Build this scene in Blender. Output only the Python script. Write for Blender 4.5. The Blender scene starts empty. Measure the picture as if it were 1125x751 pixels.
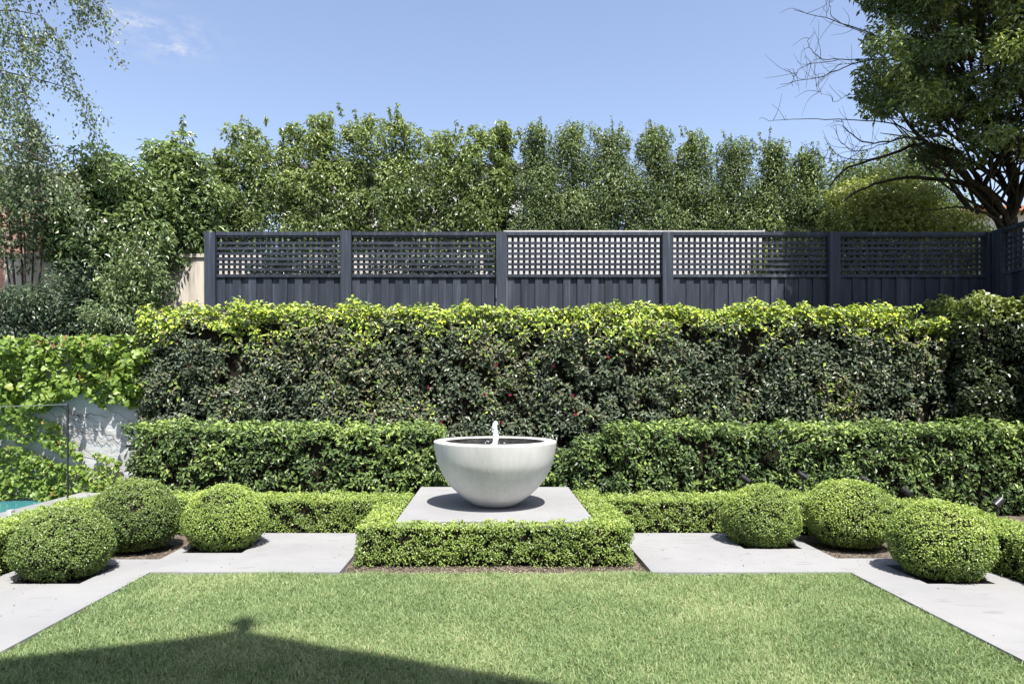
import bpy, math, random
import numpy as np
from mathutils import Vector

random.seed(7)
rng = np.random.default_rng(11)
SC = bpy.context.scene
COL = SC.collection
F = 735.0            # focal length of the photograph in its own pixels
CX, CY = 541.0, 428.0
EYE = 1.5


def at(px, py, Y):
    """world point at depth Y seen at photo pixel (px, py)"""
    return np.array([(px - CX) / F * Y, Y, EYE - (py - CY) / F * Y])


# ------------------------------------------------------------------ helpers
def nrm(a):
    return a / np.maximum(np.linalg.norm(a, axis=-1, keepdims=True), 1e-9)


def _hash(i, j, k, seed):
    h = (i.astype(np.int64) * 374761393 + j.astype(np.int64) * 668265263
         + k.astype(np.int64) * 2147483647 + seed * 974711) & 0xFFFFFFFF
    h = ((h ^ (h >> 13)) * 1274126177) & 0xFFFFFFFF
    h = h ^ (h >> 16)
    return (h & 0xFFFF) / 65535.0


def vnoise(p, freq, seed=0):
    q = p * freq
    i = np.floor(q).astype(np.int64)
    f = q - i
    f = f * f * (3 - 2 * f)
    out = 0
    for a in (0, 1):
        for b in (0, 1):
            for c in (0, 1):
                w = (f[:, 0] if a else 1 - f[:, 0]) * (f[:, 1] if b else 1 - f[:, 1]) * (f[:, 2] if c else 1 - f[:, 2])
                out = out + w * _hash(i[:, 0] + a, i[:, 1] + b, i[:, 2] + c, seed)
    return out


class MB:
    """collects vertices and triangles / quads into ONE mesh object"""
    def __init__(s):
        s.v = []; s.t = []; s.q = []; s.a = []; s.n = 0; s.tm = []; s.qm = []

    def add(s, v, t=None, q=None, tint=None, mi=0):
        v = np.asarray(v, float).reshape(-1, 3)
        if t is not None and len(t):
            t = np.asarray(t, int).reshape(-1, 3); s.t.append(t + s.n); s.tm.append(np.full(len(t), mi))
        if q is not None and len(q):
            q = np.asarray(q, int).reshape(-1, 4); s.q.append(q + s.n); s.qm.append(np.full(len(q), mi))
        s.v.append(v)
        s.a.append(np.full(len(v), 0.5) if tint is None else np.asarray(tint, float))
        s.n += len(v)

    def box(s, x0, x1, y0, y1, z0, z1, mi=0):
        v = [(x0, y0, z0), (x1, y0, z0), (x1, y1, z0), (x0, y1, z0), (x0, y0, z1), (x1, y0, z1), (x1, y1, z1), (x0, y1, z1)]
        q = [(0, 3, 2, 1), (4, 5, 6, 7), (0, 1, 5, 4), (1, 2, 6, 5), (2, 3, 7, 6), (3, 0, 4, 7)]
        s.add(v, q=q, mi=mi, tint=np.full(8, rng.random()))

    def tube(s, pts, rad, sides=7, tint=None, cap=True):
        pts = np.asarray(pts, float); rad = np.asarray(rad, float)
        n = len(pts)
        d = nrm(np.gradient(pts, axis=0))
        ref = np.array([0, 0, 1.0]) if abs(d[0][2]) < .8 else np.array([1.0, 0, 0])
        u = nrm(np.cross(d, ref)); w = np.cross(d, u)
        ang = np.linspace(0, 2 * np.pi, sides, endpoint=False)
        ring = (pts[:, None, :] + rad[:, None, None] * (np.cos(ang)[None, :, None] * u[:, None, :] + np.sin(ang)[None, :, None] * w[:, None, :]))
        v = ring.reshape(-1, 3)
        q = []
        for i in range(n - 1):
            for k in range(sides):
                a = i * sides + k; b = i * sides + (k + 1) % sides
                q.append((a, b, b + sides, a + sides))
        t = []
        if cap:
            v = np.vstack([v, pts[0], pts[-1]])
            c0 = n * sides; c1 = c0 + 1
            for k in range(sides):
                t.append((c0, (k + 1) % sides, k))
                t.append((c1, (n - 1) * sides + k, (n - 1) * sides + (k + 1) % sides))
        s.add(v, t=t, q=q, tint=None if tint is None else np.full(len(v), tint))

    def lathe(s, prof, seg=64, c=(0, 0, 0)):
        n = len(prof)
        ang = np.linspace(0, 2 * np.pi, seg, endpoint=False)
        v = []
        for r, z in prof:
            for a in ang:
                v.append((c[0] + r * math.cos(a), c[1] + r * math.sin(a), c[2] + z))
        q = []
        for i in range(n - 1):
            for k in range(seg):
                a = i * seg + k; b = i * seg + (k + 1) % seg
                q.append((a, b, b + seg, a + seg))
        t = []
        s.add(v, q=q)

    def build(s, name, mats, parent=None, smooth=False, attr=False):
        me = bpy.data.meshes.new(name)
        V = np.vstack(s.v)
        T = np.vstack(s.t) if s.t else np.zeros((0, 3), int)
        Q = np.vstack(s.q) if s.q else np.zeros((0, 4), int)
        loops = np.concatenate([T.ravel(), Q.ravel()]).astype(np.int32)
        starts = np.concatenate([np.arange(len(T)) * 3, len(T) * 3 + np.arange(len(Q)) * 4]).astype(np.int32)
        me.vertices.add(len(V)); me.vertices.foreach_set('co', V.astype(np.float32).ravel())
        me.loops.add(len(loops)); me.loops.foreach_set('vertex_index', loops)
        me.polygons.add(len(starts)); me.polygons.foreach_set('loop_start', starts)
        mi = np.concatenate(s.tm + s.qm).astype(np.int32)
        me.polygons.foreach_set('material_index', mi)
        me.polygons.foreach_set('use_smooth', np.full(len(starts), bool(smooth)))
        at_ = me.attributes.new('tint', 'FLOAT', 'POINT')
        at_.data.foreach_set('value', np.concatenate(s.a).astype(np.float32))
        me.update(); me.validate()
        for m in (mats if isinstance(mats, (list, tuple)) else [mats]):
            me.materials.append(m)
        o = bpy.data.objects.new(name, me); COL.objects.link(o)
        if parent is not None:
            o.parent = parent
        return o


def tag(o, label=None, cat=None, group=None, kind=None):
    if label: o['label'] = label
    if cat: o['category'] = cat
    if group: o['group'] = group
    if kind: o['kind'] = kind
    return o


def thing(name, label, cat, loc=(0, 0, 0), group=None):
    o = bpy.data.objects.new(name, None); COL.objects.link(o)
    o.empty_display_size = .1
    o.location = loc
    return tag(o, label, cat, group)


def adopt(o, root):
    """parent a mesh built in world coordinates under a thing standing elsewhere"""
    o.parent = root
    o.matrix_parent_inverse.identity()
    me = o.data
    n = len(me.vertices); co = np.empty(n * 3, np.float32); me.vertices.foreach_get('co', co)
    co = co.reshape(-1, 3) - np.array(root.location, np.float32)
    me.vertices.foreach_set('co', co.ravel()); me.update()
    return o


# ------------------------------------------------------------------ materials
def new_mat(name):
    m = bpy.data.materials.new(name); m.use_nodes = True
    nt = m.node_tree
    for n in list(nt.nodes): nt.nodes.remove(n)
    out = nt.nodes.new('ShaderNodeOutputMaterial')
    return m, nt, out


def N(nt, t, **kw):
    n = nt.nodes.new(t)
    for k, v in kw.items():
        if k.startswith('i_'):
            n.inputs[k[2:].replace('_', ' ')].default_value = v
        else:
            setattr(n, k, v)
    return n


def ramp(nt, stops):
    r = nt.nodes.new('ShaderNodeValToRGB')
    e = r.color_ramp.elements
    while len(e) < len(stops): e.new(.5)
    for i, (p, c) in enumerate(stops):
        e[i].position = p; e[i].color = (*c, 1)
    return r


def leaf_mat(name, stops, rough=.42, trans=.28, spec=.5, tmul=(1.25, 1.35, .6), gain=1.0, sat=.12):
    def tw(k_):
        r_, g_, b_ = [c_ * gain * .86 for c_ in k_]; l_ = .3 * r_ + .6 * g_ + .1 * b_
        r_, g_, b_ = [c_ * (1 - sat) + l_ * sat for c_ in (r_, g_, b_)]
        return (min(r_ * 1.0, .8), min(g_, .8), min(b_, .8))
    stops = [(p_, tw(k_)) for p_, k_ in stops]
    m, nt, out = new_mat(name)
    a = N(nt, 'ShaderNodeAttribute', attribute_name='tint')
    r = ramp(nt, stops)
    nt.links.new(a.outputs['Fac'], r.inputs[0])
    p = N(nt, 'ShaderNodeBsdfPrincipled')
    nt.links.new(r.outputs[0], p.inputs['Base Color'])
    p.inputs['Roughness'].default_value = rough
    p.inputs['Specular IOR Level'].default_value = spec
    t = N(nt, 'ShaderNodeBsdfTranslucent')
    mul = N(nt, 'ShaderNodeMix', data_type='RGBA', blend_type='MULTIPLY')
    mul.inputs[0].default_value = 1
    nt.links.new(r.outputs[0], mul.inputs[6]); mul.inputs[7].default_value = (*tmul, 1)
    nt.links.new(mul.outputs[2], t.inputs['Color'])
    mx = N(nt, 'ShaderNodeMixShader'); mx.inputs[0].default_value = trans
    nt.links.new(p.outputs[0], mx.inputs[1]); nt.links.new(t.outputs[0], mx.inputs[2])
    nt.links.new(mx.outputs[0], out.inputs[0])
    return m


def solid(name, c1, c2, scale=8, rough=.7, bump=.0, bscale=60, detail=6, spec=.4, stretch=(1, 1, 1), lo=.35, hi=.65, c3=None):
    m, nt, out = new_mat(name)
    tc = N(nt, 'ShaderNodeTexCoord'); mp = N(nt, 'ShaderNodeMapping')
    mp.inputs['Scale'].default_value = stretch
    nt.links.new(tc.outputs['Object'], mp.inputs[0])
    n1 = N(nt, 'ShaderNodeTexNoise'); n1.inputs['Scale'].default_value = scale; n1.inputs['Detail'].default_value = detail
    nt.links.new(mp.outputs[0], n1.inputs['Vector'])
    r = ramp(nt, [(lo, c1), (hi, c2)] if c3 is None else [(lo, c1), ((lo + hi) / 2, c2), (hi, c3)])
    nt.links.new(n1.outputs['Fac'], r.inputs[0])
    p = N(nt, 'ShaderNodeBsdfPrincipled')
    p.inputs['Roughness'].default_value = rough; p.inputs['Specular IOR Level'].default_value = spec
    nt.links.new(r.outputs[0], p.inputs['Base Color'])
    if bump:
        n2 = N(nt, 'ShaderNodeTexNoise'); n2.inputs['Scale'].default_value = bscale; n2.inputs['Detail'].default_value = 5
        nt.links.new(mp.outputs[0], n2.inputs['Vector'])
        b = N(nt, 'ShaderNodeBump'); b.inputs['Strength'].default_value = bump; b.inputs['Distance'].default_value = .01
        nt.links.new(n2.outputs['Fac'], b.inputs['Height'])
        nt.links.new(b.outputs[0], p.inputs['Normal'])
    nt.links.new(p.outputs[0], out.inputs[0])
    return m


M = {}
M['box'] = leaf_mat('box_leaf', [(0, (.036, .062, .009)), (.55, (.115, .17, .020)), (1, (.23, .28, .038))], rough=.4, trans=0.15, gain=2.15)
M['box_dark'] = leaf_mat('box_leaf_deep', [(0, (.03, .052, .010)), (.55, (.085, .135, .020)), (1, (.19, .24, .036))], rough=.4, trans=0.15, gain=1.95)
M['mid'] = leaf_mat('viburnum_leaf', [(0, (.022, .045, .012)), (.5, (.055, .10, .018)), (.85, (.13, .20, .025)), (1, (.20, .27, .035))], rough=.42, spec=.35, trans=0.17, gain=1.85, sat=.2)
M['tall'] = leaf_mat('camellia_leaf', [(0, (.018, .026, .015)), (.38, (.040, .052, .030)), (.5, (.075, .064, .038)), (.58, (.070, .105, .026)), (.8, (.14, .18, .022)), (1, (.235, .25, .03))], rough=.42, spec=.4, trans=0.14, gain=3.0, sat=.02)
M['tall_shade'] = leaf_mat('shaded_camellia_leaf', [(0, (.016, .026, .012)), (.5, (.045, .065, .02)), (1, (.20, .25, .04))], rough=.32, trans=.22, gain=1.50)  # darker copy of the camellia leaf, corner shade put into its colours
M['ivy'] = leaf_mat('ivy_leaf', [(0, (.05, .09, .015)), (.5, (.12, .19, .03)), (.85, (.20, .27, .05)), (.97, (.26, .24, .06)), (1, (.22, .11, .05))], rough=.45, trans=.32, gain=1.45, sat=.0)
M['row'] = leaf_mat('pittosporum_leaf', [(0, (.035, .052, .020)), (.5, (.085, .12, .032)), (1, (.19, .23, .05))], rough=.35, trans=0.2, gain=2.10)
M['row2'] = leaf_mat('conifer_leaf', [(0, (.032, .046, .020)), (.5, (.066, .098, .030)), (1, (.165, .205, .045))], rough=.42, trans=0.18, gain=2.15)
M['yellow'] = leaf_mat('yellow_green_leaf', [(0, (.06, .08, .02)), (.5, (.15, .18, .035)), (1, (.29, .29, .07))], rough=.42, trans=.3, gain=1.75)
M['lefttree'] = leaf_mat('broad_leaf', [(0, (.030, .050, .018)), (.5, (.075, .115, .034)), (1, (.17, .22, .06))], rough=.35, trans=0.2, gain=2.10)
M['shrub'] = leaf_mat('shrub_leaf', [(0, (.03, .05, .022)), (.5, (.07, .105, .042)), (1, (.16, .20, .07))], rough=.38, trans=0.18, gain=2.30)
M['darkshrub'] = leaf_mat('dark_shrub_leaf', [(0, (.014, .026, .014)), (.5, (.035, .058, .03)), (1, (.09, .13, .06))], rough=.38, trans=.2, gain=1.80)
M['birch'] = leaf_mat('birch_leaf', [(0, (.03, .045, .022)), (.5, (.075, .10, .05)), (1, (.15, .18, .10))], rough=.45, trans=.25, gain=2.50)
M['bigtree'] = leaf_mat('glossy_tree_leaf', [(0, (.018, .030, .010)), (.6, (.05, .075, .018)), (.9, (.13, .17, .03)), (1, (.21, .21, .07))], rough=.3, trans=.22, gain=2.40)
M['grass'] = leaf_mat('grass_blade', [(0, (.045, .085, .018)), (.45, (.128, .21, .052)), (.8, (.235, .30, .105)), (1, (.36, .33, .17))], rough=.5, trans=.3, tmul=(1.1, 1.15, .7), gain=1.75, sat=.22)
M['core_shade_twig'] = solid('core_shade_and_twig', (.010, .009, .006), (.028, .024, .016), scale=40, rough=.9, spec=.1)  # thin stems, plus solid cores whose near-black colour imitates shade inside the foliage
M['bark'] = solid('bark', (.035, .028, .022), (.10, .085, .07), scale=9, rough=.9, bump=.5, bscale=30, stretch=(3, 3, .6), spec=.2)
M['barkdark'] = solid('dark_bark', (.014, .012, .010), (.045, .038, .032), scale=9, rough=.9, bump=.5, bscale=30, stretch=(2, 2, .8), spec=.2)
M['vine'] = solid('vine_stem', (.10, .085, .07), (.22, .19, .16), scale=20, rough=.9, spec=.1)
M['soil'] = solid('soil', (.045, .036, .028), (.17, .14, .115), scale=38, rough=.95, bump=1.0, bscale=90, spec=.1)
M['chip'] = leaf_mat('mulch_chip', [(0, (.06, .045, .035)), (.6, (.22, .175, .13)), (1, (.42, .35, .24))], rough=.8, trans=.02, spec=.2)
M['ground'] = solid('dry_ground', (.06, .065, .03), (.14, .13, .07), scale=1.2, rough=.95, spec=.1)
M['thatch'] = solid('lawn_thatch', (.07, .085, .03), (.16, .15, .07), scale=30, rough=.95, spec=.1, bump=.6, bscale=120)
M['white_render'] = solid('white_render', (.45, .445, .43), (.54, .53, .515), scale=1.2, rough=.85, bump=.25, bscale=25, spec=.2)
M['white_wall'] = solid('whitewashed_wall', (.33, .335, .34), (.46, .465, .47), scale=2.2, rough=.85, bump=.7, bscale=14, spec=.2, stretch=(1, 1, 2))
M['house_paint'] = solid('house_paint', (.5, .49, .47), (.6, .59, .56), scale=.8, rough=.85, spec=.2)
M['terracotta'] = solid('terracotta_tiles', (.32, .13, .075), (.5, .26, .17), scale=5, rough=.85, spec=.2, stretch=(1, 6, 1))
M['slate'] = solid('slate_roof', (.08, .08, .085), (.14, .14, .15), scale=3, rough=.7)
M['black_metal'] = solid('black_metal', (.018, .018, .02), (.03, .03, .034), scale=30, rough=.42, spec=.5)
M['steel'] = solid('brushed_steel', (.45, .45, .46), (.55, .55, .56), scale=60, rough=.35, spec=.6)


def paving_mat():
    m, nt, out = new_mat('pale_stone_paving')
    tc = N(nt, 'ShaderNodeTexCoord')
    big = N(nt, 'ShaderNodeTexNoise'); big.inputs['Scale'].default_value = 1.3; big.inputs['Detail'].default_value = 7; big.inputs['Roughness'].default_value = .62
    fine = N(nt, 'ShaderNodeTexNoise'); fine.inputs['Scale'].default_value = 130; fine.inputs['Detail'].default_value = 4
    st = N(nt, 'ShaderNodeTexNoise'); st.inputs['Scale'].default_value = 6; st.inputs['Detail'].default_value = 8; st.inputs['Distortion'].default_value = .8
    mp = N(nt, 'ShaderNodeMapping'); mp.inputs['Scale'].default_value = (.6, 2.2, 1)
    nt.links.new(tc.outputs['Object'], mp.inputs[0]); nt.links.new(mp.outputs[0], st.inputs['Vector'])
    for n in (big, fine): nt.links.new(tc.outputs['Object'], n.inputs['Vector'])
    r1 = ramp(nt, [(.3, (.216, .217, .222)), (.7, (.262, .262, .264))]); nt.links.new(big.outputs[0], r1.inputs[0])
    r2 = ramp(nt, [(.30, (.93, .93, .93)), (.62, (1.03, 1.03, 1.03))]); nt.links.new(fine.outputs[0], r2.inputs[0])
    r3 = ramp(nt, [(.27, (.80, .79, .77)), (.40, (1, 1, 1))]); nt.links.new(st.outputs[0], r3.inputs[0])
    a = N(nt, 'ShaderNodeMix', data_type='RGBA', blend_type='MULTIPLY'); a.inputs[0].default_value = 1
    nt.links.new(r1.outputs[0], a.inputs[6]); nt.links.new(r2.outputs[0], a.inputs[7])
    b = N(nt, 'ShaderNodeMix', data_type='RGBA', blend_type='MULTIPLY'); b.inputs[0].default_value = 1
    nt.links.new(a.outputs[2], b.inputs[6]); nt.links.new(r3.outputs[0], b.inputs[7])
    p = N(nt, 'ShaderNodeBsdfPrincipled'); p.inputs['Roughness'].default_value = .8; p.inputs['Specular IOR Level'].default_value = .25
    nt.links.new(b.outputs[2], p.inputs['Base Color'])
    bm = N(nt, 'ShaderNodeBump'); bm.inputs['Strength'].default_value = .15; bm.inputs['Distance'].default_value = .004
    nt.links.new(fine.outputs[0], bm.inputs['Height']); nt.links.new(bm.outputs[0], p.inputs['Normal'])
    nt.links.new(p.outputs[0], out.inputs[0])
    return m


M['paving'] = paving_mat()


def bowl_mat():
    """pale cast concrete with fine vertical water streaks running down the outside"""
    m, nt, out = new_mat('cast_concrete')
    tc = N(nt, 'ShaderNodeTexCoord')
    mp = N(nt, 'ShaderNodeMapping'); mp.inputs['Scale'].default_value = (26, 26, .9)
    nt.links.new(tc.outputs['Object'], mp.inputs[0])
    s = N(nt, 'ShaderNodeTexNoise'); s.inputs['Scale'].default_value = 1; s.inputs['Detail'].default_value = 6
    nt.links.new(mp.outputs[0], s.inputs['Vector'])
    b = N(nt, 'ShaderNodeTexNoise'); b.inputs['Scale'].default_value = 4; b.inputs['Detail'].default_value = 8
    nt.links.new(tc.outputs['Object'], b.inputs['Vector'])
    r1 = ramp(nt, [(.3, (.515, .513, .507)), (.62, (.57, .567, .56))]); nt.links.new(s.outputs[0], r1.inputs[0])
    r2 = ramp(nt, [(.3, (.86, .87, .86)), (.65, (1.03, 1.03, 1.03))]); nt.links.new(b.outputs[0], r2.inputs[0])
    a = N(nt, 'ShaderNodeMix', data_type='RGBA', blend_type='MULTIPLY'); a.inputs[0].default_value = 1
    nt.links.new(r1.outputs[0], a.inputs[6]); nt.links.new(r2.outputs[0], a.inputs[7])
    p = N(nt, 'ShaderNodeBsdfPrincipled'); p.inputs['Roughness'].default_value = .6; p.inputs['Specular IOR Level'].default_value = .35
    nt.links.new(a.outputs[2], p.inputs['Base Color'])
    nt.links.new(p.outputs[0], out.inputs[0])
    return m


M['bowl'] = bowl_mat()
M['bowl_inside'] = solid('dark_bowl_inside', (.018, .018, .016), (.05, .048, .042), scale=14, rough=.35, spec=.5)  # inner side of the bowl, much darker than its concrete outside


def fence_mat():
    m, nt, out = new_mat('charcoal_stained_timber')
    tc = N(nt, 'ShaderNodeTexCoord')
    mp = N(nt, 'ShaderNodeMapping'); mp.inputs['Scale'].default_value = (22, 22, 1.4)
    nt.links.new(tc.outputs['Object'], mp.inputs[0])
    s = N(nt, 'ShaderNodeTexNoise'); s.inputs['Scale'].default_value = 1; s.inputs['Detail'].default_value = 8
    nt.links.new(mp.outputs[0], s.inputs['Vector'])
    at_ = N(nt, 'ShaderNodeAttribute', attribute_name='tint')
    r1 = ramp(nt, [(.3, (.017, .021, .033)), (.58, (.029, .036, .054)), (.74, (.066, .076, .103))]); nt.links.new(s.outputs[0], r1.inputs[0])
    r2 = ramp(nt, [(0, (.72, .73, .75)), (1, (1.28, 1.26, 1.22))]); nt.links.new(at_.outputs['Fac'], r2.inputs[0])
    a = N(nt, 'ShaderNodeMix', data_type='RGBA', blend_type='MULTIPLY'); a.inputs[0].default_value = 1
    nt.links.new(r1.outputs[0], a.inputs[6]); nt.links.new(r2.outputs[0], a.inputs[7])
    p = N(nt, 'ShaderNodeBsdfPrincipled'); p.inputs['Roughness'].default_value = .62; p.inputs['Specular IOR Level'].default_value = .28
    nt.links.new(a.outputs[2], p.inputs['Base Color'])
    bm = N(nt, 'ShaderNodeBump'); bm.inputs['Strength'].default_value = .3; bm.inputs['Distance'].default_value = .004
    nt.links.new(s.outputs[0], bm.inputs['Height']); nt.links.new(bm.outputs[0], p.inputs['Normal'])
    nt.links.new(p.outputs[0], out.inputs[0])
    return m


M['fence'] = fence_mat()


def stained_wall_mat():
    m, nt, out = new_mat('stained_concrete')
    tc = N(nt, 'ShaderNodeTexCoord')
    mp = N(nt, 'ShaderNodeMapping'); mp.inputs['Scale'].default_value = (4.5, 4.5, .55)
    nt.links.new(tc.outputs['Object'], mp.inputs[0])
    s = N(nt, 'ShaderNodeTexNoise'); s.inputs['Scale'].default_value = 1.6; s.inputs['Detail'].default_value = 8; s.inputs['Roughness'].default_value = .6
    nt.links.new(mp.outputs[0], s.inputs['Vector'])
    r1 = ramp(nt, [(.32, (.17, .145, .115)), (.46, (.42, .38, .32)), (.60, (.56, .52, .45))]); nt.links.new(s.outputs[0], r1.inputs[0])
    p = N(nt, 'ShaderNodeBsdfPrincipled'); p.inputs['Roughness'].default_value = .9; p.inputs['Specular IOR Level'].default_value = .2
    nt.links.new(r1.outputs[0], p.inputs['Base Color'])
    nt.links.new(p.outputs[0], out.inputs[0])
    return m


M['stained'] = stained_wall_mat()


def brick_mat():
    m, nt, out = new_mat('salmon_brick')
    tc = N(nt, 'ShaderNodeTexCoord')
    mp = N(nt, 'ShaderNodeMapping'); mp.inputs['Rotation'].default_value = (math.radians(90), 0, 0)
    nt.links.new(tc.outputs['Object'], mp.inputs[0])
    b = N(nt, 'ShaderNodeTexBrick'); b.inputs['Scale'].default_value = 4.2; b.inputs['Mortar Size'].default_value = .012
    b.inputs['Color1'].default_value = (.40, .21, .15, 1); b.inputs['Color2'].default_value = (.47, .27, .20, 1); b.inputs['Mortar'].default_value = (.42, .36, .32, 1)
    nt.links.new(mp.outputs[0], b.inputs['Vector'])
    p = N(nt, 'ShaderNodeBsdfPrincipled'); p.inputs['Roughness'].default_value = .9; p.inputs['Specular IOR Level'].default_value = .2
    nt.links.new(b.outputs[0], p.inputs['Base Color'])
    nt.links.new(p.outputs[0], out.inputs[0])
    return m


M['brick'] = brick_mat()


def water_mat(name, col, rough, bs, bump):
    m, nt, out = new_mat(name)
    tc = N(nt, 'ShaderNodeTexCoord')
    n = N(nt, 'ShaderNodeTexNoise'); n.inputs['Scale'].default_value = bs; n.inputs['Detail'].default_value = 4
    nt.links.new(tc.outputs['Object'], n.inputs['Vector'])
    b = N(nt, 'ShaderNodeBump'); b.inputs['Strength'].default_value = bump; b.inputs['Distance'].default_value = .02
    nt.links.new(n.outputs[0], b.inputs['Height'])
    p = N(nt, 'ShaderNodeBsdfPrincipled'); p.inputs['Roughness'].default_value = rough; p.inputs['IOR'].default_value = 1.33
    p.inputs['Base Color'].default_value = (*col, 1); p.inputs['Specular IOR Level'].default_value = .5
    nt.links.new(b.outputs[0], p.inputs['Normal'])
    nt.links.new(p.outputs[0], out.inputs[0])
    return m


M['pool'] = water_mat('pool_water', (.05, .20, .23), .05, 5, .35)
M['darkwater'] = water_mat('dark_fountain_water', (.012, .014, .014), .08, 16, .25)


def glass_mat(name, tint, gloss):
    m, nt, out = new_mat(name)
    t = N(nt, 'ShaderNodeBsdfTransparent'); t.inputs[0].default_value = (*tint, 1)
    g = N(nt, 'ShaderNodeBsdfGlossy'); g.inputs['Roughness'].default_value = .02
    fr = N(nt, 'ShaderNodeFresnel'); fr.inputs[0].default_value = 1.35
    mu = N(nt, 'ShaderNodeMath', operation='MULTIPLY'); mu.inputs[1].default_value = gloss * .2
    nt.links.new(fr.outputs[0], mu.inputs[0])
    mx = N(nt, 'ShaderNodeMixShader')
    nt.links.new(mu.outputs[0], mx.inputs[0]); nt.links.new(t.outputs[0], mx.inputs[1]); nt.links.new(g.outputs[0], mx.inputs[2])
    nt.links.new(mx.outputs[0], out.inputs[0])
    return m


M['glass'] = glass_mat('clear_glass', (.97, .985, .98), .6)
m, nt, out = new_mat('glass_edge')
p = N(nt, 'ShaderNodeBsdfPrincipled'); p.inputs['Base Color'].default_value = (.38, .42, .41, 1); p.inputs['Roughness'].default_value = .2
nt.links.new(p.outputs[0], out.inputs[0]); M['glass_edge'] = m
m, nt, out = new_mat('window_glass')
p = N(nt, 'ShaderNodeBsdfPrincipled'); p.inputs['Base Color'].default_value = (.03, .04, .05, 1); p.inputs['Roughness'].default_value = .05
nt.links.new(p.outputs[0], out.inputs[0]); M['window'] = m

# bubbling water of the jet: white foam mixed with clear water
m, nt, out = new_mat('foaming_water')
tc = N(nt, 'ShaderNodeTexCoord'); n = N(nt, 'ShaderNodeTexNoise'); n.inputs['Scale'].default_value = 45; n.inputs['Detail'].default_value = 4
mp = N(nt, 'ShaderNodeMapping'); mp.inputs['Scale'].default_value = (1, 1, .45)
nt.links.new(tc.outputs['Object'], mp.inputs[0]); nt.links.new(mp.outputs[0], n.inputs['Vector'])
r = ramp(nt, [(.30, (0.55, 0.55, 0.55)), (.55, (1, 1, 1))]); nt.links.new(n.outputs[0], r.inputs[0])
p = N(nt, 'ShaderNodeBsdfPrincipled'); p.inputs['Base Color'].default_value = (.85, .88, .92, 1); p.inputs['Roughness'].default_value = .25
g = N(nt, 'ShaderNodeBsdfGlass'); g.inputs['IOR'].default_value = 1.2; g.inputs['Roughness'].default_value = .05
mx = N(nt, 'ShaderNodeMixShader'); nt.links.new(r.outputs[0], mx.inputs[0]); nt.links.new(g.outputs[0], mx.inputs[1]); nt.links.new(p.outputs[0], mx.inputs[2])
nt.links.new(mx.outputs[0], out.inputs[0]); M['foam'] = m


# ------------------------------------------------------------------ foliage
def add_leaves(mb, P, Nn, T, L, W, tint, fold=.18, droop=.2, mi=0):
    n = len(P)
    L = np.broadcast_to(np.asarray(L, float), (n,))[:, None]; W = np.broadcast_to(np.asarray(W, float), (n,))[:, None]
    Nn = nrm(Nn); T = nrm(T - Nn * np.sum(T * Nn, 1, keepdims=True)); B = np.cross(Nn, T)
    mid = P + T * L * .45
    v = np.empty((n, 4, 3))
    v[:, 0] = P; v[:, 1] = mid + B * W * .5 + Nn * W * fold; v[:, 2] = P + T * L - Nn * L * droop; v[:, 3] = mid - B * W * .5 + Nn * W * fold
    base = (np.arange(n) * 4)[:, None]
    t = np.concatenate([base + np.array([[0, 2, 1]]), base + np.array([[0, 3, 2]])], 0)
    mb.add(v.reshape(-1, 3), t=t, tint=np.repeat(np.clip(tint, 0, 1), 4), mi=mi)


IVY = np.array([(0, 0), (.42, -.12), (.55, .30), (.36, .42), (.34, .78), (0, 1.0), (-.34, .78), (-.36, .42), (-.55, .30), (-.42, -.12)])


def add_lobed(mb, P, Nn, T, S, tint):
    n = len(P); k = len(IVY)
    S = np.broadcast_to(np.asarray(S, float), (n,))[:, None, None]
    Nn = nrm(Nn); T = nrm(T - Nn * np.sum(T * Nn, 1, keepdims=True)); B = np.cross(Nn, T)
    o = IVY[None, :, :]
    v = P[:, None, :] + S * (o[..., 0:1] * B[:, None, :] + o[..., 1:2] * T[:, None, :] + (.18 * np.abs(o[..., 0:1]) - .16 * o[..., 1:2] ** 2) * Nn[:, None, :])
    c = P[:, None, :] + S * (.35 * T[:, None, :])
    v = np.concatenate([v, c], 1)
    base = (np.arange(n) * (k + 1))[:, None]
    t = [base + np.array([[k, (i + 1) % k, i]]) for i in range(k)]
    mb.add(v.reshape(-1, 3), t=np.concatenate(t, 0), tint=np.repeat(np.clip(tint, 0, 1), k + 1))


SUN = np.array([.153, -.474, 1.0])
SUNN = SUN / np.linalg.norm(SUN)


def rand_unit(n):
    return nrm(rng.normal(size=(n, 3)))


def hedge_points(b, dens, r, faces):
    """random points with outward normals on the rounded box b"""
    x0, x1, y0, y1, z0, z1 = b
    Ps = []
    spec = {'f': (0, 2, 1, y0), 'b': (0, 2, 1, y1), 't': (0, 1, 2, z1), 'l': (1, 2, 0, x0), 'r': (1, 2, 0, x1)}
    lo = np.array([x0, y0, z0]); hi = np.array([x1, y1, z1])
    for f, k in faces.items():
        a, c, ax, val = spec[f]
        area = (hi[a] - lo[a]) * (hi[c] - lo[c])
        n = int(area * dens * k)
        p = np.empty((n, 3)); p[:, a] = lo[a] + rng.random(n) * (hi[a] - lo[a]); p[:, c] = lo[c] + rng.random(n) * (hi[c] - lo[c]); p[:, ax] = val
        Ps.append(p)
    P = np.vstack(Ps)
    inl = lo + r; inh = hi - r; inl[2] = lo[2]
    q = np.clip(P, inl, np.maximum(inh, inl))
    d = nrm(P - q)
    return q + d * r, d


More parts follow.
